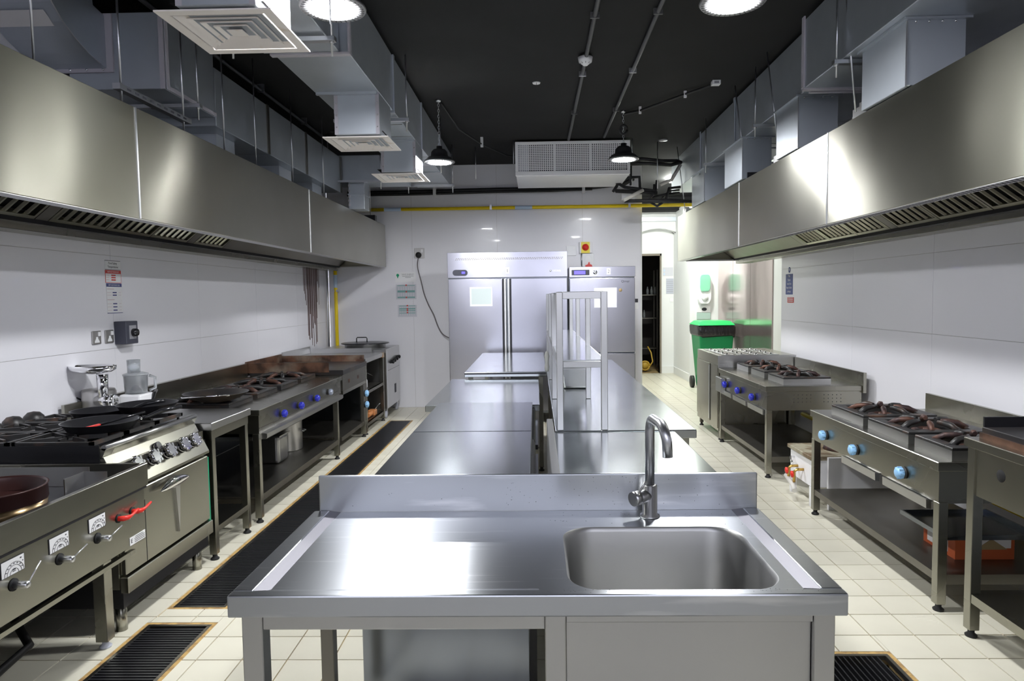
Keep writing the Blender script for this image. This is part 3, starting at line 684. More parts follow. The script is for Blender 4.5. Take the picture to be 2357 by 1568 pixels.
# ------------------------------------------------------------------ shared equipment pieces
def leg(t, x, y, z1, w=.042, m='steel_warm', foot='black_rubber', round_=False):
    if round_:
        l = MB().cyl((x, y, .0), (x, y, z1), w / 2, n=18).build('leg', m, t); return l
    l = bx(x - w / 2, x + w / 2, y - w / 2, y + w / 2, .035, z1).build('leg', m, t, .002)
    MB().lathe((x, y, 0), [(.024, 0), (.026, .008), (.014, .018), (.014, .036), (0, .036)], 14).build('foot', foot, l)
    return l
def knob(t, x, y, z, sgn, m, r=.026, name='knob', lbl=None):
    """knob on a face looking towards -sgn*x"""
    a = -sgn
    k = MB().lathe((x, y, z), [(r * .72, 0), (r * .72, a * .012), (r, a * .014), (r * .92, a * .040), (r * .6, a * .046), (0, a * .046)], 16, 'x')
    for j in range(8):
        an = 2 * pi * j / 8; k.box(x + a * .016, x + a * .038, y + r * .95 * cos(an) - .004, y + r * .95 * cos(an) + .004, z + r * .95 * sin(an) - .004, z + r * .95 * sin(an) + .004)
    o = k.build(name, m, t, label=lbl)
    MB().lathe((x, y, z), [(0, a * .001), (r * 1.05, a * .001), (r * 1.05, a * .008), (0, a * .008)], 16, 'x').build('collar', 'black_rubber', o)
    return o
def pot_support(t, x0, x1, y0, y1, zt, side='steel'):
    """square open burner: box rim, iron plate with eight fingers, burner ring"""
    b = MB(); w = .004; h = .05
    b.box(x0, x1, y0, y0 + w, zt, zt + h).box(x0, x1, y1 - w, y1, zt, zt + h).box(x0, x0 + w, y0 + w, y1 - w, zt, zt + h).box(x1 - w, x1, y0 + w, y1 - w, zt, zt + h)
    s = b.build('burner_box', side, t)
    z = zt + h; cx, cy = (x0 + x1) / 2, (y0 + y1) / 2; hx, hy = (x1 - x0) / 2, (y1 - y0) / 2
    g = MB()
    for a, b_, c, d in ((x0, x1, y0, y0 + .065), (x0, x1, y1 - .065, y1), (x0, x0 + .065, y0 + .065, y1 - .065), (x1 - .065, x1, y0 + .065, y1 - .065)): g.box(a, b_, c, d, z, z + .014)
    g.build('pan_support', 'cast_iron', s, .003)
    for k in range(8):
        an = pi / 4 * k + pi / 8; ux, uy = cos(an), sin(an); R = min(hx / max(abs(ux), 1e-6), hy / max(abs(uy), 1e-6)) - .05
        f = MB(); p0 = Vector((cx + ux * R, cy + uy * R, z + .004)); p1 = Vector((cx + ux * .095, cy + uy * .095, z + .036)); p2 = Vector((cx + ux * .065, cy + uy * .065, z + .036))
        f.tube([p0, p0.lerp(p1, .5) + Vector((0, 0, .010)), p1, p2], [.016, .018, .017, .012], 6)
        f.build('finger', 'burner_rust' if k % 2 else 'cast_iron', s)
    MB().lathe((cx, cy, zt + .012), [(.075, 0), (.08, .022), (.05, .03), (.045, .012), (.02, .012), (.02, .03), (0, .03)], 18).build('burner_head', 'burner_rust', s)
    return s

# ------------------------------------------------------------------ left line
F = -1.93
# A: boiling / bratt unit
FA = -1.80
t = thing('pasta_cooker', 'near left stainless boiling unit with three dial plates and red valves', 'cooker', (FA, 2.3, 0))
bx(-2.70, FA, 1.1, 2.985, .478, .712).build('control_panel', 'steel_warm', t, .002)
bx(-2.70, FA + .010, 1.1, 2.99, .712, .720).build('panel_seam', 'black_steel', t)
m = MB(); m.box(-1.815, FA + .010, 1.1, 3.005, .720, .822).box(-2.71, -1.815, 2.985, 3.005, .720, .822).box(-2.71, -2.69, 1.1, 2.985, .720, .85)
m.build('top_tray', 'steel_warm', t, .002)
bx(-2.69, -1.815, 1.1, 2.985, .745, .755).build('tray_base', 'black_steel', t)
m = MB(); m.box(-1.96, -1.86, 2.82, 2.824, .756, .83).box(-1.964, -1.96, 2.70, 2.824, .756, .83).box(-2.45, -1.964, 2.86, 2.864, .756, .84)
m.build('splash_bracket', 'steel', t)
MB().lathe((-1.895, 2.76, .756), [(0, .0), (.028, 0), (.032, .012), (0, .016)], 16).build('drain_cap', 'chrome', t)
for y, lv in ((2.207, 45), (2.431, 18), (2.65, 16)):
    pl = bx(FA, FA + .003, y - .050, y + .050, .636, .690).build('dial_plate', 'white_print', t)
    m = MB(); z0 = .6365
    for r0 in (.032, .043, .019):
        m.tube([(FA + .0035, y + .004 + r0 * cos(a), z0 + r0 * sin(a) * .92) for a in [pi * k / 12 for k in range(13)]], .0007, 4)
    for k in range(7):
        a = pi * (k + 1) / 8; m.box(FA + .003, FA + .0040, y + .004 + .038 * cos(a) - .003, y + .004 + .038 * cos(a) + .003, z0 + .035 * sin(a) - .0012, z0 + .035 * sin(a) + .0012)
    m.box(FA + .003, FA + .004, y + .032, y + .038, z0 + .042, z0 + .046).box(FA + .003, FA + .004, y + .041, y + .045, z0 + .030, z0 + .033)
    m.box(FA + .003, FA + .004, y - .004, y + .010, z0 + .013, z0 + .016).box(FA + .003, FA + .004, y - .004, y + .010, z0 + .008, z0 + .010)
    stuff(m.build('dial_print', 'ink', pl))
    MB().box(FA, FA + .0025, y - .052, y + .052, .6345, .6365).box(FA, FA + .0025, y - .052, y + .052, .6895, .6915).box(FA, FA + .0025, y - .052, y - .050, .6365, .6895).box(FA, FA + .0025, y + .050, y + .052, .6365, .6895).build('plate_edge', 'ink', pl)
    zk = .598
    MB().lathe((FA, y, zk), [(0, .0005), (.021, .0005), (.022, .003), (0, .003)], 18, 'x').build('spindle_hole', 'black_void', t)
    k_ = MB().lathe((FA, y, zk), [(.013, .0), (.013, .05), (.011, .054), (0, .054)], 16, 'x').build('valve_spindle', 'brushed_rod', t)
    a = radians(lv); MB().cyl((FA + .046, y + .008, zk + .002), (FA + .05, y + .008 + .08 * cos(a), zk + .002 + .08 * sin(a)), .0026, n=8).build('lever', 'brushed_rod', k_)
for y in (2.79, 2.888):
    MB().lathe((FA, y, .633), [(0, .0005), (.018, .0005), (.019, .003), (0, .003)], 16, 'x').build('spindle_hole', 'black_void', t)
    v = MB().tube([(FA + .003, y - .004, .633), (FA + .025, y, .633), (FA + .034, y + .012, .633), (FA + .036, y + .038, .635), (FA + .034, y + .068, .641), (FA + .034, y + .09, .647)], [.011, .012, .011, .006, .006, .005], 8)
    vo = v.build('valve_handle', 'red_paint', t)
    MB().lathe((FA + .034, y + .02, .627), [(0, 0), (.005, .001), (.005, .006), (0, .006)], 8, 'x').build('bolt', 'chrome', vo)
pl = bx(FA, FA + .002, 2.86, 2.975, .485, .521).build('rating_plate', 'white_print', t)
m = MB().text('E', .026, (FA + .002, 2.872, .503), (0, 1, 0), (0, 0, 1))
for k in range(4): m.box(FA + .002, FA + .0028, 2.893 + .006 * (k == 0), 2.968 - .01 * (k == 0), .514 - .0075 * k, .516 - .0075 * k)
stuff(m.build('plate_print', 'ink', pl))
bx(-1.83, -1.81, 1.1, 2.915, .434, .452).build('lower_rail', 'steel_warm', t)
bx(-2.69, -2.67, 1.1, 2.95, .05, .478).build('back_panel', 'black_steel', t)
bx(-2.66, -1.84, 1.1, 2.9, .456, .476).build('underside', 'black_steel', t)
leg(t, -1.965, 2.91, .455, .055, 'steel_warm', 'paper_grey'); leg(t, -1.965, 1.5, .455, .055); leg(t, -2.62, 2.91, .455, .055); leg(t, -2.62, 1.5, .455, .055)
MB().tube([(-1.9, 1.5, .10), (-2.05, 2.1, .06), (-2.2, 2.5, .05), (-2.15, 2.7, .12), (-2.4, 2.85, .3)], .018, 8).build('gas_hose', 'black_rubber', t)
t = thing('ring_pan', 'round brown and brass pan standing on the near left boiling unit', 'pan', (-2.05, 2.44, .7555))
c = (-2.06, 2.44, .7555)
MB().lathe(c, [(0, 0), (.172, 0), (.177, .004), (.180, .055), (.174, .055), (.171, .008), (0, .008)], 40).build('brass_base', 'brass_pan', t)
MB().lathe(c, [(.180, .055), (.183, .058), (.181, .108), (.186, .113), (.179, .115), (.174, .108), (.174, .056)], 40).build('rim_band', 'brown_pan', t)

# B: range cooker with oven
t = thing('range_cooker', 'left range cooker with chrome knobs, oven door and black iron grates', 'cooker', (F, 3.5, 0))
y0, y1 = 3.02, 3.855
bx(-2.86, -1.96, y0, y1, .215, .80).build('body', 'steel_warm', t)
bx(-2.86, -2.02, y0 - .004, y0, .16, .90).build('side_panel', 'black_steel', t)
bx(-2.86, -1.95, y0 + .01, y1 - .01, .12, .215).build('plinth', 'black_steel', t)
dr = bx(-1.96, F, y0 + .012, y1 - .012, .28, .655).build('oven_door', 'steel_warm', t, .004)
bx(F, F + .0012, y0 + .18, y0 + .183, .285, .59).build('door_crease', 'black_steel', dr)
yc = (y0 + y1) / 2
sec = []
for k in range(13):
    u = k / 12; w = .026 * sin(pi * u) ** .7 + .003; sec.append((yc - .14 + .28 * u, w))
m = MB(); vs = []
for (y, w) in sec:
    for j in range(10):
        a = 2 * pi * j / 10; vs.append((F + .028 + w * .55 * cos(a), y, .615 - .012 * ((y - yc) / .14) ** 2 + w * sin(a)))
m.add(vs, [(i * 10 + j, i * 10 + (j + 1) % 10, (i + 1) * 10 + (j + 1) % 10, (i + 1) * 10 + j) for i in range(12) for j in range(10)], True)
h = m.build('door_handle', 'chrome', dr)
MB().prism([(yc + .025, .60), (yc + .075, .60), (yc + .056, .38), (yc + .05, .33)], 'x', F, F + .012).build('handle_fin', 'steel', dr)
dw = bx(-1.96, F + .012, y0 + .005, y1 - .005, .195, .272).build('kick_drawer', 'steel_warm', t, .004)
# slanted control panel
MB().prism([(-2.00, .66), (F + .004, .67), (F + .004, .685), (-2.005, .845), (-2.06, .845), (-2.06, .66)], 'y', y0, y1).build('control_panel', 'steel_warm', t, .002)
bx(-2.86, -2.02, y0, y1, .80, .875).build('hob_box', 'black_steel', t)
MB().tube([(-2.00, y0, .888), (-2.00, y1, .888)], .013, 10).build('front_rail', 'steel', t)
MB().prism([(-2.06, .83), (-2.01, .84), (-1.99, .885), (-2.06, .885)], 'y', y0, y1).build('front_bullnose', 'steel_warm', t)
nn = Vector((.16, 0, .071)).normalized()
for i, y in enumerate((3.175, 3.325, 3.465, 3.61, 3.725)):
    c = Vector((-1.962, y, .765)); 
    k = MB()
    a_ = Vector((0, 1, 0)); b_ = nn.cross(a_)
    for rr, h0, h1 in ((.040, .0, .010), (.034, .010, .040)): k.cyl(c + nn * h0, c + nn * h1, rr, rr * .92, n=18)
    for j in range(7):
        an = 2 * pi * j / 7; q = c + (a_ * cos(an) + b_ * sin(an)) * .032 + nn * .022; k.cyl(q, q + nn * .020, .012, .008, n=8)
    k.build('control_knob', 'knob_chrome', t)
k = MB().cyl(Vector((-1.985, 3.415, .805)), Vector((-1.985, 3.415, .805)) + nn * .02, .022, n=14).build('ignition_knob', 'black_gloss', t)
p = Vector((-1.942, 3.77, .70))
MB().hexa([p + a_ * u + b_ * v for u, v in ((0, -.002), (.05, -.002), (.05, .012), (0, .012))], [p + a_ * u + b_ * v + nn * .003 for u, v in ((0, -.002), (.05, -.002), (.05, .012), (0, .012))]).build('badge', 'red_print', t)
bx(F - .02, F - .012, y1, y1 + .02, .24, .64).build('side_strip', 'strip_green', t)
for x, y in ((-1.99, y0 + .05), (-1.99, y1 - .07), (-2.80, y0 + .05), (-2.80, y1 - .07)): leg(t, x, y, .13, .05, 'steel_warm', round_=True)
# grates: three double grates with raised rear fingers
for i in range(3):
    ya, yb = y0 + .01 + i * .272, y0 + .265 + i * .272
    for xa, xb in ((-2.82, -2.46), (-2.44, -2.06)):
        g = MB(); z = .895
        g.box(xa, xb, ya, ya + .016, z, z + .018).box(xa, xb, yb - .016, yb, z, z + .018).box(xa, xa + .016, ya, yb, z, z + .018).box(xb - .016, xb, ya, yb, z, z + .018)
        cx, cy = (xa + xb) / 2, (ya + yb) / 2
        for k in range(6):
            an = pi * k / 3 + pi / 6; g.bar((cx + .035 * cos(an), cy + .035 * sin(an), z + .012), (cx + .15 * cos(an) if abs(cos(an)) > .2 else cx, cy + .08 * (1 if sin(an) > 0 else -1) * min(1, abs(sin(an)) * 2), z + .012), .012, .022)
        g.box(xa + .02, xa + .03, ya, ya + .01, .875, z).box(xb - .03, xb - .02, yb - .01, yb, .875, z)
        go = g.build('grate', 'cast_iron', t)
        MB().lathe((cx, cy, .875), [(.05, 0), (.05, .012), (.035, .018), (0, .02)], 16).build('burner_cap', 'cast_iron', go)
for k in range(5):
    MB().lathe((-2.84, 3.10 + .15 * k, .895), [(.055, -.008), (.058, .0), (.05, .028), (.03, .05), (0, .056)], 14).build('rear_guard', 'cast_iron', t)
def frypan(c, r, label, hdir, hl=.24, depth=.045, group=None):
    t = thing('frying_pan', label, 'pan', c)
    MB().lathe(c, [(0, 0), (r * .78, 0), (r * .84, .006), (r, depth), (r + .004, depth + .002), (r - .003, depth + .001), (r * .80, .010), (0, .008)], 36).build('bowl', 'black_steel', t)
    d = Vector((hdir[0], hdir[1], 0)).normalized(); p = Vector(c) + d * (r - .004) + Vector((0, 0, depth - .012))
    MB().tube([p, p + d * .04 + Vector((0, 0, .012)), p + d * hl * .5 + Vector((0, 0, .035)), p + d * hl + Vector((0, 0, .048))], [.010, .009, .012, .010], 8).build('handle', 'black_gloss', t)
    return t
gz = .9135
frypan((-2.45, 3.68, gz), .14, 'black frying pan at the back left of the range cooker', (.55, .15), .20)
frypan((-2.20, 3.72, gz + .028), .155, 'black frying pan nearer the wok on the range cooker', (-.35, .9), .16)
pf = frypan((-2.215, 3.335, gz), .175, 'large black frying pan at the front of the range cooker holding utensils', (.9, .62), .20)
MB().lathe((-2.215 + .145, 3.335 + .10, gz + .04), [(0, -.01), (.012, -.008), (.012, .004), (0, .006)], 8).build('bolt', 'chrome', pf)
t = thing('spatula', 'red-tipped black spatula lying in the front frying pan', 'utensil', (-2.25, 3.44, gz + .02))
MB().tube([(-2.205, 3.31, gz + .030), (-2.13, 3.40, gz + .050), (-2.06, 3.46, gz + .068)], .006, 6).build('handle', 'black_gloss', t)
MB().bar((-2.26, 3.235, gz + .020), (-2.205, 3.31, gz + .032), .022, .006).build('blade', 'red_paint', t)

# C: plain side table
t = thing('side_table', 'narrow stainless side table between the range cooker and the long burner range', 'table', (F, 4.2, 0))
ya, yb, zt = 3.885, 4.43, .838
bx(-2.88, F + .01, ya, yb, zt - .045, zt).build('top', 'steel', t, .003)
m = MB(); m.box(-1.985, F - .003, ya + .02, yb - .02, zt - .10, zt - .045).box(-2.86, -1.985, ya + .02, ya + .05, zt - .10, zt - .045).box(-2.86, -1.985, yb - .05, yb - .02, zt - .10, zt - .045)
m.build('apron', 'steel_warm', t)
for x in (F - .025, -2.82):
    for y in (ya + .045, yb - .045): leg(t, x, y, zt - .045)
m = MB(); m.box(-1.975, F - .005, ya + .06, yb - .06, .165, .20).box(-2.84, -1.975, ya + .03, yb - .03, .18, .195)
m.build('lower_shelf', 'steel_warm', t)
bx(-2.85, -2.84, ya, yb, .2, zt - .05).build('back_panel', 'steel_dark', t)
bx(-2.902, -2.882, ya + .12, yb, zt - .04, .935).build('wall_upstand', 'steel_warm', t)

# meat grinder and food processor on that table
t = thing('meat_grinder', 'chrome meat grinder with oval feed tray on the side table', 'grinder', (-2.78, 4.15, .838))
gx, gy, gz2 = -2.76, 4.18, .838
m = MB().lathe((gx - .06, gy + .06, gz2), [(.095, 0), (.098, .01), (.098, .15), (.09, .165), (0, .17)], 24).build('motor_body', 'socket_metal', t)
MB().cyl((gx - .02, gy, gz2 + .10), (gx + .09, gy - .04, gz2 + .10), .042, .034, n=18).build('barrel', 'chrome', t)
MB().lathe((gx + .10, gy - .045, gz2 + .10), [(.02, -.012), (.045, -.012), (.047, .012), (.028, .014), (.020, .0)], 18, 'x').build('ring', 'chrome', t)
MB().cyl((gx + .02, gy - .02, gz2 + .12), (gx + .02, gy - .02, gz2 + .27), .027, .034, n=16).build('feed_tube', 'chrome', t)
vs = []; n = 28; mm = MB()
for r, z in ((.02, .27), (.105, .285), (.125, .30), (.128, .325), (.122, .325), (.115, .302), (.0, .285)):
    for j in range(n):
        a = 2 * pi * j / n; vs.append((gx - .04 + r * 1.15 * cos(a), gy - .02 + r * .7 * sin(a), gz2 + z))
mm.add(vs, [(i * n + j, i * n + (j + 1) % n, (i + 1) * n + (j + 1) % n, (i + 1) * n + j) for i in range(6) for j in range(n)], True)
mm.build('feed_tray', 'chrome', t)
MB().tube([(gx - .16, gy + .02, gz2 + .02), (gx - .20, gy, gz2 + .08), (gx - .19, gy, gz2 + .13), (gx - .15, gy + .02, gz2 + .10)], .006, 6).build('power_cord', 'black_rubber', t)
t = thing('food_processor', 'white food processor with clear bowl beside the meat grinder', 'food processor', (-2.62, 4.32, .838))
px_, py_ = -2.63, 4.33
m = MB().box(px_ - .07, px_ + .07, py_ - .08, py_ + .08, .838, .96); b_o = m.build('base', 'white_plastic', t, .012, 2)
MB().lathe((px_ + .071, py_, .878), [(0, -.001), (.02, 0), (.022, .01), (0, .014)], 14, 'x').build('dial', 'black_gloss', b_o)
MB().lathe((px_, py_, .96), [(.055, 0), (.066, .005), (.072, .115), (.076, .12), (.070, .12), (.060, .01), (0, .008)], 24).build('bowl', 'clear_plastic', t)
MB().lathe((px_, py_, .968), [(.03, 0), (.035, .02), (.03, .09), (.0, .1)], 16).build('blade_hub', 'burner_rust', t)
MB().lathe((px_, py_, 1.082), [(.076, 0), (.076, .008), (.05, .016), (0, .018)], 24).build('lid', 'clear_plastic', t)
m = MB().lathe((px_ - .01, py_, 1.096), [(.038, 0), (.040, .085), (.036, .085), (.034, 0)], 18, close=True); m.build('feed_chute', 'clear_plastic', t)
MB().tube([(px_ + .07, py_ + .03, .975), (px_ + .10, py_ + .05, .99), (px_ + .10, py_ + .05, 1.06), (px_ + .072, py_ + .03, 1.075)], .010, 8).build('handle', 'clear_plastic', t)

# D: long four-burner range
t = thing('burner_range', 'long left burner range with three dark blue knobs and one grey', 'cooker', (F, 5.5, 0))
ya, yb, zt = 4.565, 6.56, .80
bx(-2.86, F + .01, ya, yb, zt - .04, zt).build('top', 'steel_warm', t, .003)
bx(-2.86, F - .004, ya + .02, yb - .01, .63, zt - .04).build('front_panel', 'steel_warm', t)
bx(-2.902, -2.862, ya - .13, yb, zt - .04, .935).build('wall_upstand', 'steel_warm', t)
bx(F - .004, F - .002, ya + .03, yb - .1, .665, .672).build('panel_groove', 'steel_worn', t)
m = MB(); m.prism([(F + .035, .590), (F + .045, .600), (F + .045, .628), (F + .025, .632), (F - .01, .632), (F - .01, .590)], 'y', ya + .035, yb - .1)
m.build('tray_front', 'steel', t)
bx(-2.80, F - .01, ya + .06, yb - .1, .600, .606).build('crumb_tray', 'steel_dark', t)
for y, c in ((5.0, 'blue_knob'), (5.37, 'blue_knob'), (5.765, 'blue_knob'), (6.148, 'grey_knob')): knob(t, F - .004, y, .702, -1, c, .026, lbl='grey chrome knob' if c == 'grey_knob' else None)
for x in (F - .025, -2.82):
    for y in (ya + .03, yb - .12): leg(t, x, y, .63, .045)
m = MB(); m.box(-1.975, F - .006, ya + .055, yb - .145, .148, .195).box(-2.84, -1.975, ya + .02, yb - .1, .17, .185)
m.build('lower_shelf', 'steel_worn', t)
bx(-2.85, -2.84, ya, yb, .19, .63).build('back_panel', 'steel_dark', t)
for i in range(4):
    yy = 4.63 + .485 * i
    pot_support(t, -2.66, -2.16, yy, yy + .40, zt - .025, 'griddle_black')
t = thing('wok', 'shallow blackened wok on the first burner of the long left range', 'pan', (-2.24, 4.73, .85))
c = (-2.28, 4.70, .856)
MB().lathe(c, [(0, -.012), (.10, -.006), (.17, .018), (.215, .050), (.220, .054), (.213, .053), (.165, .024), (.10, .002), (0, -.004)], 36).build('bowl', 'griddle_black', t)
MB().tube([(-2.46, 4.56, .90), (-2.40, 4.46, .905), (-2.20, 4.50, .912), (-2.12, 4.56, .908)], .006, 6).build('wire_handle', 'chrome', t)
t = thing('stock_pot', 'square-sided steel pot on the shelf under the long left range', 'pot', (-2.28, 5.75, .185))
m = MB().box(-2.36, -2.16, 5.50, 5.72, .186, .42); m.build('body', 'steel', t, .03, 3)
bx(-2.375, -2.145, 5.485, 5.735, .415, .425).build('rim', 'steel', t)
t = thing('stock_pot', 'tall round steel stock pot at the back of the left range shelf', 'pot', (-2.3, 6.1, .185))
MB().lathe((-2.32, 6.08, .186), [(.148, 0), (.15, .008), (.15, .40), (.156, .405), (.146, .405), (.145, .01), (0, .01)], 28).build('body', 'steel', t)
m = MB()
for s_ in (-1, 1): m.tube([(-2.32 + .15, 6.08 + s_ * .04, .36), (-2.32 + .18, 6.08 + s_ * .03, .36), (-2.32 + .18, 6.08, .36)], .006, 6)
m.build('handle', 'chrome', t)

# E: griddle cabinet
t = thing('griddle', 'left griddle with scorched splash guard and two light blue knobs', 'griddle', (F, 7.0, 0))
ya, yb, zt = 6.60, 7.535, .855
bx(-2.86, F + .01, ya, yb, zt - .05, zt).build('griddle_plate', 'griddle_black', t, .003)
m = MB(); m.box(-2.90, -2.06, ya - .01, ya, zt - .02, .935).box(-2.90, -2.885, ya, yb, zt - .02, .945).box(-2.885, F - .02, yb, yb + .01, zt - .01, .925)
m.build('splash_guard', 'burnt_steel', t)
bx(-2.86, F - .004, ya + .02, yb - .01, .64, zt - .05).build('front_panel', 'steel_worn', t)
for y in (6.85, 7.2): bx(F - .004, F - .001, y - .02, y + .02, .70, .735).build('spindle_hole', 'burner_rust', t)
bx(-2.86, F - .003, ya + .02, yb - .01, .605, .64).build('lower_rail', 'steel_warm', t)
l = leg(t, F - .03, yb - .05, .61, .055); l2 = leg(t, -2.8, yb - .05, .61, .05); leg(t, -2.8, ya + .04, .61, .05)
knob(t, F + .0, yb - .09, .50, -1, 'light_blue_knob', .034); knob(t, F + .0, yb - .09, .375, -1, 'light_blue_knob', .034)
bx(-1.96, F + .0, yb - .14, yb - .04, .19, .61).build('door_post', 'steel_worn', t)
m = MB(); m.box(-1.97, F - .006, ya - .05, yb - .08, .150, .19).box(-2.84, -1.97, ya, yb - .02, .17, .185); m.build('lower_shelf', 'steel_worn', t)
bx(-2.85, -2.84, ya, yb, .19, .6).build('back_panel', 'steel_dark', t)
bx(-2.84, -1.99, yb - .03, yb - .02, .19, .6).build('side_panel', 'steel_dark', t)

# F: open shelf table beyond
t = thing('work_table', 'rust-cornered stainless table with two shelves beyond the left griddle', 'table', (F, 8.0, 0))
ya, yb, zt = 7.57, 8.50, .875
bx(-2.88, F - .01, ya, yb, zt - .05, zt).build('top', 'steel', t, .003)
bx(-1.96, F - .009, yb - .10, yb + .002, zt - .06, zt + .001).build('rusty_corner', 'rust_stain', t)
bx(-2.902, -2.885, ya, yb, zt, .96).build('upstand', 'steel', t)
bx(-2.88, -2.10, yb, yb + .012, zt, .93).build('upstand', 'steel', t)
for x in (F - .035, -2.84):
    for y in (ya + .03, yb - .03): leg(t, x, y, zt - .05, .04)
for z in (.11, .48): MB().box(-2.86, F - .03, ya + .02, yb - .02, z, z + .014).box(-1.98, F - .022, ya + .05, yb - .05, z - .02, z + .014).build('shelf', 'steel_worn', t)
bx(-2.86, -2.85, ya, yb, .12, zt - .05).build('back_panel', 'steel_dark', t)
t = thing('container', 'small white tub with black handle on the middle shelf beyond the griddle', 'container', (-2.08, 7.95, .494))
MB().box(-2.14, -2.02, 7.80, 7.95, .495, .60).build('tub', 'white_plastic', t, .01)
MB().tube([(-2.10, 7.80, .60), (-2.08, 7.90, .66), (-2.05, 8.05, .66), (-2.02, 8.18, .61)], .008, 6).build('handle', 'black_gloss', t)
t = thing('brass_fitting', 'orange brass fitting on the bottom shelf of the far left table', 'fitting', (-2.0, 8.2, .125))
MB().cyl((-2.03, 7.95, .16), (-2.03, 8.25, .16), .028, n=12).build('pipe', 'copper_orange', t)
MB().box(-2.08, -1.99, 8.14, 8.26, .1245, .19).build('block', 'copper_orange', t, .006)
MB().tube([(-2.03, 8.28, .17), (-2.0, 8.33, .22), (-1.98, 8.38, .24)], .006, 6).build('tap', 'chrome', t)

# G: boiling kettle cabinet in the corner
t = thing('soup_kettle', 'tall stainless corner cooker with big round dark lid on castors', 'cooker', (F, 9.0, 0))
bx(-2.84, F, 8.56, 9.40, .13, .905).build('cabinet', 'steel', t, .004)
bx(-2.02, F - .0, 8.556, 8.56, .14, .86).build('near_side', 'steel_worn', t)
bx(F, F + .003, 8.60, 8.63, .14, .88).build('corner_strip', 'brushed_rod', t)
bx(F - .01, F + .002, 8.66, 9.38, .62, .623).build('door_gap', 'ink', t)
for y in (8.86, 8.98, 9.12, 9.26): knob(t, F, y, .72 + (y - 8.86) * .08, -1, 'black_gloss', .022)
bx(F, F + .004, 9.05, 9.13, .28, .40).build('vent', 'ink', t)
for y in (8.66, 9.32):
    w_ = MB().lathe((-1.97, y, .055), [(.0, -.014), (.054, -.014), (.054, .014), (0, .014)], 18, 'x').build('castor', 'paper_grey', t)
    bx(-1.99, -1.95, y - .02, y + .02, .09, .13).build('fork', 'brushed_rod', w_)
    MB().lathe((-2.78, y, .055), [(.0, -.014), (.054, -.014), (.054, .014), (0, .014)], 18, 'x').build('castor', 'paper_grey', t)
MB().lathe((-2.30, 8.98, .905), [(.27, 0), (.27, .045), (.30, .05), (.30, .055), (0, .055)], 32).build('kettle_rim', 'steel', t)
ld = MB().lathe((-2.30, 8.98, .96), [(.315, 0), (.32, .008), (.30, .014), (0, .024)], 32).build('lid', 'black_steel', t)
MB().tube([(-2.40, 8.92, .98), (-2.40, 8.92, 1.03), (-2.39, 8.92, 1.045), (-2.27, 8.92, 1.045), (-2.26, 8.92, 1.03), (-2.26, 8.92, .98)], .007, 8).build('lid_handle', 'black_gloss', ld)

# ------------------------------------------------------------------ right line
G = 1.93
def right_range(ya, yb, zt, label, kn, kys, kz, burn, trays, perf=False):
    t = thing('burner_range', label, 'cooker', (G, (ya + yb) / 2, 0))
    bx(G - .01, 2.72, ya, yb, zt - .045, zt).build('top', 'steel_warm', t, .003)
    bx(2.72, 2.745, ya - .02, yb, zt - .06, zt + .11).build('back_upstand', 'steel_warm', t)
    bx(G + .004, 2.72, ya + .012, yb - .01, zt - .205, zt - .045).build('front_panel', 'steel_warm', t)
    for y in kys: knob(t, G + .004, y, kz, 1, kn, .030)
    for x in (G + .025, 2.68):
        for y in (ya + .028, yb - .028): leg(t, x, y, zt - .20, .046)
    m = MB(); m.box(G + .008, G + .05, ya + .05, yb - .05, .145, .185).box(G + .05, 2.70, ya + .02, yb - .02, .165, .18).box(G + .05, 2.66, ya + .02, ya + .05, .13, .165)
    m.build('lower_shelf', 'steel_worn', t)
    for (a, b) in trays:
        MB().prism([(G + .012, zt - .255), (G - .012, zt - .25), (G - .014, zt - .205), (G + .012, zt - .21)], 'y', a, b).build('tray_lip', 'steel', t)
        bx(G + .012, 2.6, a, b, zt - .215, zt - .209).build('crumb_tray', 'steel_dark', t)
    for (x0, x1, y0, y1) in burn: pot_support(t, x0, x1, y0, y1, zt, 'steel')
    if perf:
        m = MB()
        for i in range(5):
            for gx_ in (0, 1):
                for j in range(3): m.lathe((2.16 + .035 * i + gx_ * .25, ya + .012, zt - .075 - .03 * j), [(0, -.001), (.004, -.001), (.004, 0), (0, 0)], 6, 'y')
        stuff(m.build('perforations', 'ink', t))
    return t
right_range(5.63, 7.09, .78, 'far right burner range with three dark blue knobs', 'blue_knob', (5.97, 6.39, 6.82), .642,
            [(2.10, 2.50, 5.72, 6.10), (2.10, 2.50, 6.20, 6.58), (2.10, 2.50, 6.67, 7.04)], [(5.70, 6.10), (6.16, 6.56), (6.62, 7.0)], True)
right_range(3.215, 4.72, .74, 'near right burner range with three light blue knobs', 'light_blue_knob', (3.53, 4.06, 4.487), .607,
            [(2.0, 2.45, 3.22 + .02, 3.56), (2.0, 2.45, 3.62, 4.06), (2.0, 2.45, 4.12, 4.56)], [(3.30, 3.72), (3.80, 4.22)])
t = thing('control_box', 'small steel box on the far end of the far right range', 'box', (1.9, 7.0, .62))
bx(1.885, 1.932, 6.86, 7.07, .55, .70).build('body', 'steel', t, .003)
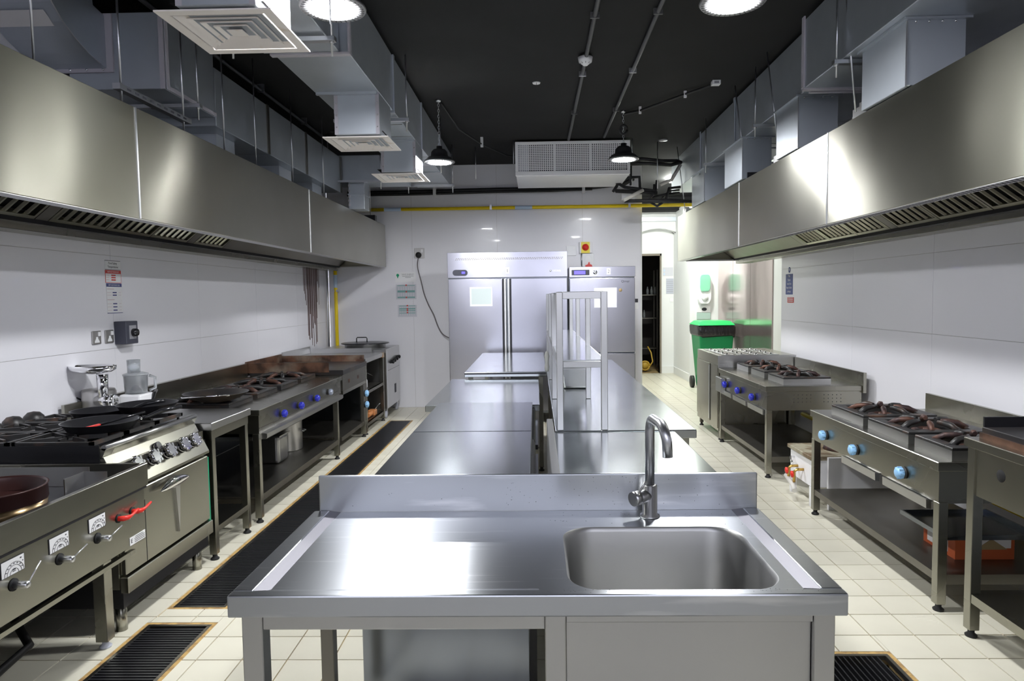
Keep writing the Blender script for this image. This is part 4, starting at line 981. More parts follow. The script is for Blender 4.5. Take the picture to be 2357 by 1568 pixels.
# H: cold well cabinet
t = thing('topping_fridge', 'stainless cabinet topped with rows of small round lids, far right', 'fridge', (G, 7.6, 0))
bx(G, 2.74, 7.12, 8.05, .10, .91).build('cabinet', 'steel_warm', t, .004)
d = bx(G - .012, G, 7.44, 8.02, .16, .80).build('door', 'steel_warm', t, .003)
bx(G - .016, G - .012, 7.44, 7.47, .18, .78).build('door_edge', 'brushed_rod', d)
bx(G - .006, G, 7.14, 7.42, .13, .80).build('front_panel', 'steel_warm', t)
bx(G - .008, 2.74, 7.112, 7.119, .78, .91).build('apron', 'steel', t)
for x in (1.97, 2.70):
    for y in (7.17, 8.0): leg(t, x, y, .10, .04, 'steel_worn')
for i in range(5):
    for j in range(4):
        x = 2.04 + .155 * j; y = 7.20 + .165 * i
        p = bx(x - .065, x + .065, y - .07, y + .07, .911, .916).build('lid', 'steel', t)
        MB().lathe((x, y, .916), [(.055, 0), (.05, .004), (.03, .002), (.012, .004), (.012, .012), (0, .014)], 16).build('lid_knob', 'chrome', p)
# J: low white burner box
t = thing('low_stove', 'low white box stove with red valve handles between the right ranges', 'stove', (2.3, 5.15, 0))
m = MB(); m.box(2.0, 2.62, 4.86, 5.28, .14, .345).build('body', 'white_enamel', t, .004)
for a in ((1.995, 4.86), (1.995, 5.24), (2.58, 4.86), (2.58, 5.24)): bx(a[0], a[0] + .04, a[1], a[1] + .04, 0, .14).build('leg', 'white_enamel', t)
bx(1.98, 2.64, 4.84, 5.30, .345, .375).build('top', 'dirty_top', t, .004)
MB().lathe((2.3, 5.07, .375), [(.13, 0), (.12, .03), (.08, .035), (.07, .01), (0, .01)], 20).build('burner', 'burner_rust', t)
for i, y in enumerate((5.02, 5.13)):
    v = MB().tube([(2.0, y, .235), (1.95, y, .235), (1.93, y, .22), (1.93, y, .14)], .011, 8).build('valve_pipe', 'brass', t)
    MB().lathe((1.915, y, .20), [(0, -.012), (.006, -.012), (.026, -.006), (.026, .004), (0, .008)], 12, 'x').build('valve_wheel', 'red_paint', v)
MB().tube([(1.93, 5.18, .15), (1.92, 5.02, .12), (1.90, 4.93, .10)], .018, 8).build('manifold', 'duct_tape', t)
MB().tube([(2.0, 5.2, .29), (1.97, 5.2, .29), (1.96, 5.16, .27), (1.96, 5.12, .26)], .008, 6).build('pilot_pipe', 'chrome', t)
t = thing('gas_pipe', 'dull yellow gas pipe low behind the right ranges', 'pipe', (2.76, 5, .2))
MB().cyl((2.77, 2.0, .27), (2.77, 7.0, .30), .022, n=10).build('pipe', 'yellow_pipe', t)
t = thing('low_cabinet', 'low white cabinet seen through the near right range', 'cabinet', (2.4, 4.9, 0))
bx(2.08, 2.66, 4.775, 4.80, .15, .38).build('panel', 'white_enamel', t)
bx(2.50, 2.56, 4.775, 4.80, 0, .15).build('leg', 'white_enamel', t)
bx(2.085, 2.125, 4.775, 4.80, 0, .15).build('leg', 'white_enamel', t)
# box with tray on the near range shelf
t = thing('cardboard_box', 'orange and white carton on the shelf of the near right range', 'box', (2.28, 3.55, .18))
bx(2.14, 2.44, 3.42, 3.70, .1805, .31).build('carton', 'card_orange', t)
bx(2.137, 2.14, 3.48, 3.66, .20, .30).build('label', 'card_white', t)
m = MB().hexa([(2.22, 3.416, .24), (2.42, 3.416, .24), (2.42, 3.42, .24), (2.22, 3.42, .24)], [(2.22, 3.416, .305), (2.42, 3.416, .305), (2.42, 3.42, .305), (2.22, 3.42, .305)]); m.build('label', 'card_white', t)
MB().prism([(2.24, .235), (2.40, .235), (2.32, .29)], 'y', 3.412, 3.416).build('print', 'wood_tan', t)
m = MB(); [m.box(2.1365, 2.137, 3.5 + .02 * k, 3.512 + .02 * k, .275, .290) for k in range(3)]; m.build('print', 'ink', t)
t = thing('oven_tray', 'dark shallow oven tray lying on the orange carton', 'tray', (2.28, 3.55, .311))
m = MB(); m.box(2.04, 2.52, 3.34, 3.76, .3115, .315)
for a in ((2.04, 2.05, 3.34, 3.76), (2.51, 2.52, 3.34, 3.76), (2.05, 2.51, 3.34, 3.35), (2.05, 2.51, 3.75, 3.76)): m.box(*a, .315, .335)
m.build('tray', 'steel_dark', t)
# L: griddle table nearest right
t = thing('griddle_table', 'dark griddle on an open stainless stand at the right edge', 'griddle', (G, 2.5, 0))
ya, yb = 1.3, 3.03
bx(G - .01, 2.70, ya, yb, .865, .905).build('top', 'steel_warm', t, .003)
m = MB(); m.box(1.98, 2.66, ya, 3.0, .905, .955); m.build('griddle_plate', 'griddle_black', t, .003)
m = MB(); m.box(1.985, 2.68, 2.99, 3.0, .955, 1.0).box(2.66, 2.68, ya, 3.0, .93, 1.02); m.build('splash_guard', 'black_steel', t)
bx(1.97, 1.985, ya, 3.0, .90, .93).build('burnt_edge', 'burnt_steel', t)
bx(G + .006, 2.66, ya, yb - .03, .655, .865).build('front_panel', 'steel_warm', t)
MB().lathe((G + .006, 2.805, .785), [(0, -.001), (.026, -.001), (.028, .002), (0, .002)], 20, 'x').build('spindle_hole', 'black_void', t)
for x in (G + .022, 2.64):
    for y in (ya + .04, yb - .04): leg(t, x, y, .865, .046)
m = MB(); m.box(G + .002, G + .04, ya, yb - .065, .165, .205).box(G + .04, 2.66, ya, yb - .02, .19, .203); m.build('lower_shelf', 'steel_warm', t)
bx(2.66, 2.67, ya, yb, .2, .66).build('back_panel', 'steel_dark', t)
bx(2.715, 2.745, 1.3, 3.17, .70, .86).build('wall_upstand', 'steel_warm', t)

# ------------------------------------------------------------------ sink table in the foreground
t = thing('sink_table', 'foreground stainless sink table with raised back edge and deep basin', 'sink', (0, 1.8, 0))
X0, X1, Y0, Y1, Z = -.712, .692, 1.475, 2.10, .888
zi = Z - .007
m = MB()  # rim and ramps
m.box(X0, X1, Y0, Y0 + .03, Z - .052, Z).box(X0, X0 + .050, Y0 + .03, Y1 - .012, Z - .052, Z).box(X1 - .050, X1, Y0 + .03, Y1 - .012, Z - .052, Z)
m.box(X0 + .015, X1 - .003, Y1 - .012, Y1, Z - .052, Z + .112)
m.build('rim', 'steel_top', t, .004, 2)
zi = Z - .005
ix0, ix1, iy0, iy1 = X0 + .085, X1 - .085, Y0 + .032, Y1 - .014
m = MB()
m.add([(X0 + .05, Y0 + .03, Z - .001), (ix0, iy0 + .01, zi), (ix0, iy1, zi), (X0 + .05, iy1, Z - .001)], [(0, 1, 2, 3)])
m.build('edge_ramp', 'ramp_steel', t); m = MB()
m.add([(ix1, iy0 + .01, zi), (X1 - .05, Y0 + .03, Z - .001), (X1 - .05, iy1, Z - .001), (ix1, iy1, zi)], [(0, 1, 2, 3)])
m.build('edge_ramp', 'ramp_steel', t)
bcx, bcy, bw, bh, br = .322, 1.722, .253, .212, .085
def rr(w, h, r, n=8):
    o = []
    for cx_, cy_, a0 in ((w - r, h - r, 0), (-w + r, h - r, pi / 2), (-w + r, -h + r, pi), (w - r, -h + r, 3 * pi / 2)):
        o += [(cx_ + r * cos(a0 + pi / 2 * k / n), cy_ + r * sin(a0 + pi / 2 * k / n)) for k in range(n + 1)]
    return o
sx0 = .0
m = MB(); m.add([(X0 + .05, Y0 + .02, Z - .0015), (ix0, Y0 + .045, zi), (sx0, Y0 + .045, zi), (sx0, Y0 + .02, Z - .0015)], [(0, 3, 2, 1)])
m.add([(sx0, Y0 + .02, Z - .0015), (sx0, Y0 + .03, zi), (ix1, Y0 + .03, zi), (X1 - .05, Y0 + .02, Z - .0015)], [(0, 3, 2, 1)])
m.add([(ix0, Y0 + .045, zi), (sx0, Y0 + .045, zi), (sx0, iy1, zi), (ix0, iy1, zi)], [(0, 1, 2, 3)])
loop = rr(bw, bh, br); n = len(loop); out = []
for (u, v) in loop:
    xr = (ix1 - bcx) if u > 0 else (bcx - sx0); yr = (iy1 - bcy) if v > 0 else (bcy - Y0 - .03)
    if abs(u) / bw > .999 and abs(v) < bh - br + 1e-6: out.append((bcx + (xr if u > 0 else -xr), bcy + v / (bh - br) * (yr) if abs(v) > 1e-9 else bcy))
    elif abs(v) / bh > .999 and abs(u) < bw - br + 1e-6: out.append((bcx + u / (bw - br) * xr, bcy + (yr if v > 0 else -yr)))
    else: out.append((bcx + (xr if u > 0 else -xr), bcy + (yr if v > 0 else -yr)))
vs = [(bcx + u, bcy + v, zi) for u, v in loop] + [(a, b, zi) for a, b in out]
m.add(vs, [(i, n + i, n + (i + 1) % n, (i + 1) % n) for i in range(n)])
m.build('drainboard', 'steel_top', t)
m = MB(); vs = []
prof = [(1.0, 0), (.985, -.004), (.972, -.014), (.955, -.10), (.935, -.19), (.90, -.225), (.82, -.243), (.5, -.250), (.08, -.254)]
for k, (sc, dz) in enumerate(prof):
    lp = rr(bw * sc if sc > .9 else bw * sc, bh * (1 - (1 - sc) * 1.05), min(br, bw * sc * .9, bh * sc * .8) * (1 if sc > .6 else sc)); vs += [(bcx + u, bcy + v, zi + dz) for u, v in lp]
m.add(vs, [(i * n + j, (i + 1) * n + j, (i + 1) * n + (j + 1) % n, i * n + (j + 1) % n) for i in range(len(prof) - 1) for j in range(n)], True)
m.build('basin', 'sink_inside', t)
MB().lathe((bcx, bcy, zi - .254), [(0, -.01), (.02, -.008), (.035, 0), (.045, .002), (.045, 0)], 24).build('waste', 'chrome', t)
for x in (X0 + .045, .037, X1 - .042):
    bx(x - .024 + (0 if x < .5 else -.0), x + .024, Y0 + .025, Y0 + .07, .03, Z - .052).build('leg', 'steel', t, .002)
for x in (X0 + .045, X1 - .042): bx(x - .02, x + .02, Y1 - .07, Y1 - .03, .03, Z - .052).build('leg', 'steel_worn', t, .002)
for x in (X0 + .045, .037, X1 - .042): MB().lathe((x, Y0 + .047, 0), [(.024, 0), (.026, .008), (.014, .018), (.014, .032), (0, .032)], 14).build('foot', 'black_rubber', t)
for x in (X0 + .045, X1 - .042): MB().lathe((x, Y1 - .05, 0), [(.024, 0), (.026, .008), (.014, .018), (.014, .032), (0, .032)], 14).build('foot', 'black_rubber', t)
MB().box(X0 + .069, .013, Y0 + .028, Y0 + .05, Z - .094, Z - .052).box(X0 + .03, X1 - .03, Y1 - .06, Y1 - .04, Z - .09, Z - .052).build('apron', 'steel', t, .002)
MB().prism([(Y0 + .028, Z - .052), (Y0 + .028, Z - .078), (Y0 + .040, Z - .082), (Y0 + .040, .12), (Y0 + .05, .12), (Y0 + .05, Z - .052)], 'x', .062, X1 - .067).build('front_panel', 'steel', t, .001)
bx(.062, .066, Y0 + .05, Y1 - .08, .12, Z - .06).build('side_panel', 'steel_dark', t)
bx(X1 - .064, X1 - .06, Y0 + .07, Y1 - .08, .12, Z - .06).build('side_panel', 'steel_dark', t)
m = MB(); random.seed(5)
for k in range(150):
    x = random.uniform(-.6, .6); z = random.uniform(Z + .01, Z + .105) if k % 3 else None
    if z: m.lathe((x if x > -.1 or random.random() < .25 else x + .5, Y1 - .0125, z), [(0, -.0008), (random.uniform(.0006, .0014), 0)], 6, 'y')
for k in range(110):
    x, y = random.uniform(.02, .64), random.choice([random.uniform(Y0 + .01, Y0 + .035), random.uniform(1.95, 2.07)]); m.lathe((x, y, Z if y < 1.505 else zi), [(random.uniform(.0008, .0022), 0), (0, .0009)], 6)
stuff(m.build('water_drops', 'clear_plastic', t))
# mixer tap
t = thing('mixer_tap', 'brushed steel swan-neck tap standing behind the sink basin', 'tap', (.342, 2.02, zi))
tx, ty = .342, 2.025
MB().lathe((tx, ty, zi), [(.030, 0), (.030, .006), (.0225, .010), (.0225, .098), (.019, .100), (0, .100)], 28).build('body', 'steel', t)
pts = [(tx, ty, .985), (tx, ty, 1.15)]
for k in range(1, 8):
    a = pi / 2 * k / 7 * 1.0; pts.append((tx + .004 * k / 7, ty - .045 * (1 - cos(a)), 1.15 + .042 * sin(a)))
pts += [(tx + .008, ty - .10, 1.192)]
for k in range(1, 8):
    a = pi / 2 * k / 7; pts.append((tx + .010 + .002 * k, ty - .10 - .045 * sin(a), 1.192 - .045 * (1 - cos(a))))
pts += [(tx + .026, ty - .146, 1.102)]
MB().tube(pts, .0145, 16).build('spout', 'brushed_rod', t)
a, b = Vector((tx, ty, .952)), Vector((tx - .055, ty - .035, .948))
MB().cyl(a, b, .020, n=20).build('valve', 'steel', t)
d = (b - a).normalized(); MB().cyl(a + d * .045, a + d * .068, .0215, n=20).build('valve_cap', 'steel', t)
MB().cyl(a + d * .045 + Vector((0, 0, .012)), a + d * .035 + Vector((.012, -.01, .050)), .0035, n=10).build('lever', 'steel', t)

# ------------------------------------------------------------------ central islands
def counter_fridge(ya, yb, label):
    t = thing('counter_fridge', label, 'fridge', (-.33, (ya + yb) / 2, 0))
    bx(-.645, -.035, ya, yb, .12, .82).build('body', 'steel_dark', t, .004)
    bx(-.65, -.028, ya, yb, .825, .862).build('worktop', 'steel_dark', t, .004, 2)
    d = MB().prism([(-.035, .14), (-.010, .14), (-.010, .80), (-.018, .82), (-.035, .82)], 'y', ya + .005, yb - .005).build('door', 'black_rubber', t)
    bx(-.010, .004, ya + .1, yb - .1, .74, .765).build('door_handle', 'black_steel', d)
    for x in (-.61, -.07):
        for y in (ya + .05, yb - .05): leg(t, x, y, .12, .04, 'steel_worn')
    return t
counter_fridge(2.36, 3.455, 'dark glossy-topped counter fridge right behind the sink, left island')
counter_fridge(3.462, 4.42, 'dark glossy-topped counter fridge second from the sink, left island')
def work_table(x0, x1, ya, yb, zt, label, shelf=True, m='steel_table'):
    t = thing('work_table', label, 'table', ((x0 + x1) / 2, (ya + yb) / 2, 0))
    bx(x0, x1, ya, yb, zt - .045, zt).build('top', m, t, .004, 2)
    for x in (x0 + .05, x1 - .05):
        for y in (ya + .06, yb - .06): leg(t, x, y, zt - .045, .04)
    if shelf: bx(x0 + .05, x1 - .05, ya + .06, yb - .06, .20, .215).build('lower_shelf', 'steel_worn', t)
    return t
work_table(-.745, .02, 4.43, 5.87, .842, 'pale stainless work table jutting left, third from the sink in the left island')
t = work_table(-.635, .088, 5.88, 7.92, .90, 'brightly lit raised work table at the far end of the left island')
bx(-.633, .086, 5.875, 5.88, .88, .893).build('edge_gap', 'ink', t)
t = work_table(.085, .712, 2.33, 3.445, .856, 'stainless work table right behind the sink, right island')
bx(.050, .080, 2.33, 3.43, .70, .93).build('upstand', 'steel', t, .002)
t = work_table(.095, .825, 3.45, 7.3, .862, 'long stainless work table of the right island carrying the overshelf')
# overshelf
t = thing('overshelf', 'tubular two-tier steel overshelf on the right island table', 'shelf', (.23, 5, .862))
px0, px1 = .122, .352; w_ = .034
for yy in (3.475, 4.55, 5.62, 6.7):
    for x in (px0, px1): bx(x - w_ / 2, x + w_ / 2, yy - w_ / 2, yy + w_ / 2, .8625, 1.582).build('post', 'steel', t, .003)
    bx(px0 + w_ / 2, px1 - w_ / 2, yy - w_ / 2, yy + w_ / 2, 1.545, 1.582).build('crossbar', 'steel', t, .002)
    bx(px0 + w_ / 2, px1 - w_ / 2, yy - w_ / 2, yy + w_ / 2, 1.19, 1.222).build('crossbar', 'steel', t, .002)
bx(px0 - .005, px1 + .005, 3.50, 6.68, 1.222, 1.226).build('shelf_plate', 'steel_table', t)
for x in (px0, px1): bx(x - w_ / 2, x + w_ / 2, 3.49, 6.685, 1.188, 1.2215).build('side_rail', 'steel', t)
bx(px0, px1, 3.50, 6.68, 1.5795, 1.5835).build('shelf_plate', 'steel_table', t)
t = thing('food_pan', 'deep steel food pan on the right island under the overshelf', 'pan', (.30, 5.2, .862))
m = MB(); m.hexa([(.20, 5.03, .863), (.39, 5.03, .863), (.39, 5.42, .863), (.20, 5.42, .863)], [(.175, 5.0, 1.03), (.415, 5.0, 1.03), (.415, 5.45, 1.03), (.175, 5.45, 1.03)])
m.build('pan', 'steel', t, .02, 3)
m = MB(); m.box(.165, .425, 4.99, 5.005, 1.025, 1.034).box(.165, .425, 5.445, 5.46, 1.025, 1.034).box(.165, .18, 5.005, 5.445, 1.025, 1.034).box(.41, .425, 5.005, 5.445, 1.025, 1.034)
m.build('flange', 'steel', t)
t = thing('cloth_rag', 'pale crumpled rag tucked at the left side of the overshelf', 'rag', (.07, 4.9, 1.0))
m = MB().lathe((.078, 4.95, 1.0), [(.0, 0), (.016, .01), (.020, .04), (.012, .07), (.020, .12), (.010, .15), (0, .16)], 7); m.build('cloth', 'rag_grey', t)

# ------------------------------------------------------------------ upright fridges
FY = 8.2
t = thing('upright_fridge', 'tall double-door stainless fridge marked 1 against the back wall', 'fridge', (-.33, 8.6, 0))
x0, x1, zt, zd = -1.068, .392, 2.105, 1.785
bx(x0, x1, FY + .05, 9.0, .12, zt - .005).build('cabinet', 'steel_dark', t)
h = bx(x0, x1, FY - .01, FY + .05, zd + .012, zt).build('header', 'steel_fridge', t, .003)
m = MB()
for k in range(58):
    for r in (0, 1): m.box(x0 + .10 + .0225 * k + .008 * r, x0 + .112 + .0225 * k + .008 * r, FY - .0115, FY - .01, zt - .092 + .014 * r, zt - .084 + .014 * r)
stuff(m.build('vent_slots', 'steel_worn', h))
m = MB(); cx_, cz = x0 + .155, zd + .075
poly = [(cx_ + (.055 if cos(a) > 0 else -.055) + .036 * cos(a), cz + .036 * sin(a)) for a in [2 * pi * k / 24 + .01 for k in range(24)]]
m.prism(poly, 'y', FY - .022, FY - .01); c_ = m.build('control_panel', 'dark_grey_box', h)
bx(cx_ + .02, cx_ + .06, FY - .024, FY - .0222, cz - .012, cz + .014).build('display', 'screen_blue', c_)
p = bx(-.36, -.315, FY - .012, FY - .0102, zd + .055, zd + .135).build('number_card', 'white_print', h)
MB().text('1', .055, (-.337, FY - .0122, zd + .09), (1, 0, 0), (0, 0, 1)).build('number', 'ink', p)
m = MB().text('GIORIK', .030, (x1 - .13, FY - .0105, zd + .085), (1, 0, 0), (0, 0, 1)).lathe((x1 - .205, FY - .0105, zd + .085), [(0, -.001), (.012, -.001), (.012, 0)], 12, 'y')
m.build('maker_mark', 'brushed_rod', h)
mid = (x0 + x1) / 2 - .012
for a, b in ((x0 + .004, mid - .052), (mid + .052, x1 - .004)):
    d = bx(a, b, FY - .008, FY + .048, .16, zd).build('door', 'steel_fridge', t, .006, 2)
for a in (mid - .036, mid + .006): bx(a, a + .03, FY - .014, FY + .03, .16, zd).build('door_grip', 'steel', t, .006, 2)
MB().box(mid - .050, mid - .040, FY + .0, FY + .02, .16, zd).box(mid + .040, mid + .050, FY + .0, FY + .02, .16, zd).build('gap', 'black_steel', t)
s_ = bx(-.80, -.525, FY - .0095, FY - .0085, zd - .335, zd - .10).build('taped_sheet', 'pale_plastic', t)
bx(-.78, -.54, FY - .0105, FY - .0095, zd - .31, zd - .12).build('paper', 'paper_pale', s_) if 'paper_pale' in M else None
for x in (x0 + .08, x1 - .08): leg(t, x, FY + .1, .12, .05, 'steel_worn'); leg(t, x, 8.9, .12, .05, 'steel_worn')
t = thing('upright_fridge', 'shorter single-door fridge with blue display marked 2', 'fridge', (.81, 8.6, 0))
x0, x1, zt, zd = .412, 1.212, 1.912, 1.775
bx(x0, x1, FY + .05, 9.0, .12, zt - .005).build('cabinet', 'steel_dark', t)
h = bx(x0, x1, FY - .01, FY + .05, zd + .012, zt).build('header', 'steel_fridge', t, .003)
c_ = bx(x0 + .03, x0 + .245, FY - .013, FY - .0101, zd + .035, zd + .10).build('control_panel', 'black_gloss', h)
bx(x0 + .06, x0 + .195, FY - .0145, FY - .0131, zd + .046, zd + .088).build('display', 'screen_blue', c_)
MB().lathe((x0 + .315, FY - .0101, zd + .068), [(0, -.005), (.022, -.005), (.026, 0), (0, 0)], 20, 'y').build('lock', 'chrome', h)
p = bx(x0 + .455, x0 + .50, FY - .012, FY - .0102, zd + .04, zd + .115).build('number_card', 'white_print', h)
MB().text('2', .058, (x0 + .478, FY - .0122, zd + .075), (1, 0, 0), (0, 0, 1)).build('number', 'ink', p)
d = bx(x0 + .004, x1 - .004, FY - .008, FY + .048, .87, zd).build('door', 'steel_fridge', t, .006, 2)
MB().text('Qimar', .040, (x1 - .12, FY - .0085, zd - .045), (1, 0, 0), (0, 0, 1)).build('maker_mark', 'ink', d)
MB().lathe((x1 - .18, FY - .0081, zd - .15), [(0, -.001), (.022, -.001), (.022, 0)], 10, 'y').build('sticker', 'wood_tan', d)
bx(x0 + .30, x0 + .575, FY - .0095, FY - .0085, zd - .36, zd - .12).build('taped_sheet', 'poster', d)
bx(x0 + .004, x1 - .004, FY - .008, FY + .048, .16, .855).build('lower_door', 'steel_fridge', t, .006, 2)
for x in (x0 + .08, x1 - .08): leg(t, x, FY + .1, .12, .05, 'steel_worn'); leg(t, x, 8.9, .12, .05, 'steel_worn')

# ------------------------------------------------------------------ back wall fittings
WB = YB - .0005
def socket_plate(x, z, name, label, m='socket_metal', plug=False, rw=.07):
    t = thing(name, label, 'socket', (x, WB, z))
    bx(x - rw, x + rw, WB - .012, WB, z - rw, z + rw).build('plate', m, t, .003)
    MB().box(x + .022, x + .052, WB - .018, WB - .012, z + .01, z + .055).build('switch', 'white_plastic', t)
    return t
t = socket_plate(-1.63, 2.19, 'wall_socket', 'metal wall socket with a black plug, left of the double fridge')
MB().lathe((-1.64, WB - .012, 2.165), [(0, -.05), (.03, -.045), (.042, -.02), (.042, 0), (0, 0)], 16, 'y').build('plug', 'black_rubber', t)
pts = [(-1.64, 9.45, 2.12), (-1.655, 9.47, 2.0), (-1.61, 9.47, 1.80), (-1.57, 9.47, 1.62), (-1.51, 9.47, 1.46), (-1.44, 9.47, 1.32), (-1.38, 9.47, 1.15), (-1.31, 9.46, 1.04), (-1.18, 9.40, .98), (-1.0, 9.2, .95), (-.95, 9.01, .93)]
def spline(pts, n=6):
    P = [Vector(p) for p in pts]; P = [P[0]] + P + [P[-1]]; o = []
    for i in range(1, len(P) - 2):
        for k in range(n):
            u = k / n; a, b, c, d = P[i - 1:i + 3]
            o.append(.5 * ((2 * b) + (c - a) * u + (2 * a - 5 * b + 4 * c - d) * u * u + (3 * b - a - 3 * c + d) * u ** 3))
    return o + [P[-2]]
tag(MB().tube(spline(pts), .008, 6).build('power_cable', 'cable_grey'), 'dark power cable drooping from the wall plug to the double fridge', 'cable')
socket_plate(.51, 2.195, 'wall_socket', 'white switched socket on the wall above the fridge marked 2', 'pale_plastic')
t = thing('isolator_switch', 'yellow isolator box with red rotary knob on the back wall', 'switch', (.715, WB, 2.24))
bx(.62, .80, WB - .06, WB, 2.155, 2.31).build('enclosure', 'white_plastic', t, .004)
bx(.645, .765, WB - .068, WB - .0601, 2.155, 2.31).build('face', 'yellow_box', t)
MB().lathe((.705, WB - .068, 2.235), [(0, -.035), (.035, -.03), (.045, -.01), (.048, 0), (0, 0)], 20, 'y').build('knob', 'red_paint', t)
MB().cyl((.655, WB - .02, 1.98), (.655, WB - .02, 2.155), .012, n=8).build('conduit', 'brushed_rod', t)
t = thing('isolator_switch', 'white oval switch with red handle partly hidden behind fridge 2', 'switch', (.74, WB, 2.05))
bx(.66, .82, WB - .05, WB, 1.96, 2.15).build('enclosure', 'pale_plastic', t, .004)
MB().prism([(.74 + .045 * cos(a), 2.04 + .08 * sin(a)) for a in [2 * pi * k / 20 for k in range(20)]], 'y', WB - .066, WB - .0501).build('face', 'white_plastic', t)
MB().prism([(.70, 1.955), (.80, 1.955), (.79, 1.99), (.765, 2.0), (.757, 2.03), (.747, 2.03), (.735, 2.0), (.70, 1.985)], 'y', WB - .085, WB - .0665).build('handle', 'red_paint', t)
t = thing('door_switch', 'small dark wall switch at the corner right of fridge 2', 'switch', (1.42, WB, 1.44))
bx(1.40, 1.44, WB - .02, WB, 1.46, 1.51).build('switch', 'ink', t); bx(1.39, 1.445, WB - .015, WB, 1.37, 1.455).build('plate', 'white_plastic', t)
t = thing('notice', 'small green and white save energy notice left of the power cable', 'sign', (-1.84, WB, 1.87))
bx(-1.98, -1.69, WB - .001, WB, 1.79, 1.93).build('sheet', 'white_print', t)
MB().prism([(-1.945 + .02 * cos(a), 1.885 + .022 * sin(a)) for a in [2 * pi * k / 12 for k in range(12)]], 'y', WB - .002, WB - .0011).prism([(-1.955, 1.875), (-1.935, 1.875), (-1.94, 1.845), (-1.95, 1.845)], 'y', WB - .0025, WB - .0021).build('bulb_print', 'strip_green', t)
m = MB().text('SAVE ENERGY', .028, (-1.80, WB - .0015, 1.895), (1, 0, 0), (0, 0, 1)); m.box(-1.88, -1.72, WB - .002, WB - .0012, 1.868, 1.874).box(-1.84, -1.76, WB - .002, WB - .0012, 1.850, 1.856)
m.build('lettering', 'grey_ink', t)
def roster(x, z, w, h, label, bands):
    t = thing('poster', label, 'poster', (x, WB, z))
    bx(x - w / 2, x + w / 2, WB - .001, WB, z - h / 2, z + h / 2).build('sheet', 'poster', t)
    m = MB()
    for (u, th) in bands: m.box(x - w / 2 + .02, x + w / 2 - .02, WB - .0017, WB - .0011, z - h / 2 + h * u, z - h / 2 + h * u + th)
    for k in range(8): m.box(x - w / 2 + .02 + (w - .045) * k / 7, x - w / 2 + .0225 + (w - .045) * k / 7, WB - .0017, WB - .0011, z - h / 2 + .02, z + h / 2 - .03)
    m.build('table_print', 'teal_print', t)
    m = MB(); [m.box(x - .008, x + .012, WB - .002, WB - .00175, z - h / 2 + h * u, z - h / 2 + h * u + .02) for u, th in bands]
    stuff(m.build('red_print', 'red_print', t))
    return t
roster(-1.83, 1.65, .29, .21, 'upper of two teal-striped roster sheets on the back wall', [(.90, .010), (.46, .03), (.08, .02)])
roster(-1.82, 1.38, .27, .17, 'lower of two teal-striped roster sheets on the back wall', [(.88, .010), (.62, .02), (.48, .012), (.30, .010)])
# left wall fittings
WL = XL + .0005
for y, lb in ((4.40, 'left of two metal wall sockets below the food safety sign'), (4.535, 'right of two metal wall sockets, beside the dark isolator box')):
    t = thing('wall_socket', lb, 'socket', (WL, y, 1.325))
    bx(WL, WL + .012, y - .043, y + .043, 1.282, 1.370).build('plate', 'socket_metal', t, .003)
    MB().prism([(y - .012, 1.330), (y + .006, 1.330), (y + .006, 1.318), (y + .020, 1.300), (y + .020, 1.292), (y - .026, 1.292), (y - .026, 1.300), (y - .012, 1.318)], 'x', WL + .012, WL + .0135).build('pin_area', 'pale_plastic', t)
    bx(WL + .012, WL + .017, y + .010, y + .030, 1.335, 1.362).build('switch', 'white_plastic', t)
t = thing('isolator_switch', 'dark grey isolator box with black rotary knob on the left wall', 'switch', (WL, 4.70, 1.34))
bx(WL, WL + .085, 4.60, 4.74, 1.265, 1.425).build('enclosure', 'dark_grey_box', t, .004)
bx(WL + .085, WL + .087, 4.635, 4.715, 1.30, 1.395).build('face', 'grey_plate', t)
MB().lathe((WL + .087, 4.68, 1.345), [(.028, 0), (.028, .016), (.024, .03), (0, .03)], 16, 'x').build('knob', 'black_gloss', t)
t = thing('safety_sign', 'tall food safety temperatures sign on the left wall', 'sign', (WL, 4.62, 1.70))
ya, yb = 4.535, 4.705
bx(WL, WL + .0015, ya, yb, 1.785, 1.845).build('title_board', 'white_print', t)
bx(WL, WL + .0015, ya, yb, 1.695, 1.780).build('hot_board', 'white_print', t)
bx(WL, WL + .0015, ya + .003, yb + .003, 1.475 + .01, 1.690).build('cold_board', 'white_print', t)
e = WL + .0016
R_, U_ = (0, -1, 0), (0, 0, 1)
def wtext(m, s_, size, y, z, align='CENTER', sq=1.): return m.text(s_, size, (e, y, z), (0, 1, 0), U_, align, .0002, sq)
m = MB(); wtext(m, 'Food Safety', .021, 4.62, 1.828, sq=.95); wtext(m, 'Temperatures', .021, 4.62, 1.803, sq=.95)
m.box(WL, e, ya, yb, 1.844, 1.847).box(WL, e, ya, yb, 1.783, 1.7855); m.build('title_print', 'ink', t)
m = MB().box(e, e + .0003, ya, yb, 1.757, 1.780).box(WL, e, ya, yb, 1.693, 1.696).box(WL, e + .0002, ya - .002, ya + .001, 1.694, 1.78).box(WL, e + .0002, yb - .001, yb + .002, 1.694, 1.78)
for k in range(3):
    m.box(e, e + .0003, 4.597, 4.645, 1.741 - .016 * k, 1.750 - .016 * k); m.box(e, e + .0003, ya + .006, ya + .04, 1.745 - .016 * k, 1.7465 - .016 * k)
m.build('red_print', 'red_print', t)
e += .0004; m = MB(); wtext(m, 'KEEP HOT FOODS HOT', .014, 4.62, 1.768, sq=.85); wtext(m, 'KEEP COLD FOODS COLD', .013, 4.623, 1.677, sq=.82); m.build('header_lettering', 'white_print', t)
e -= .0004
m = MB().box(e, e + .0003, ya + .003, yb + .003, 1.666, 1.690).box(WL, e, ya + .003, yb + .003, 1.483, 1.487)
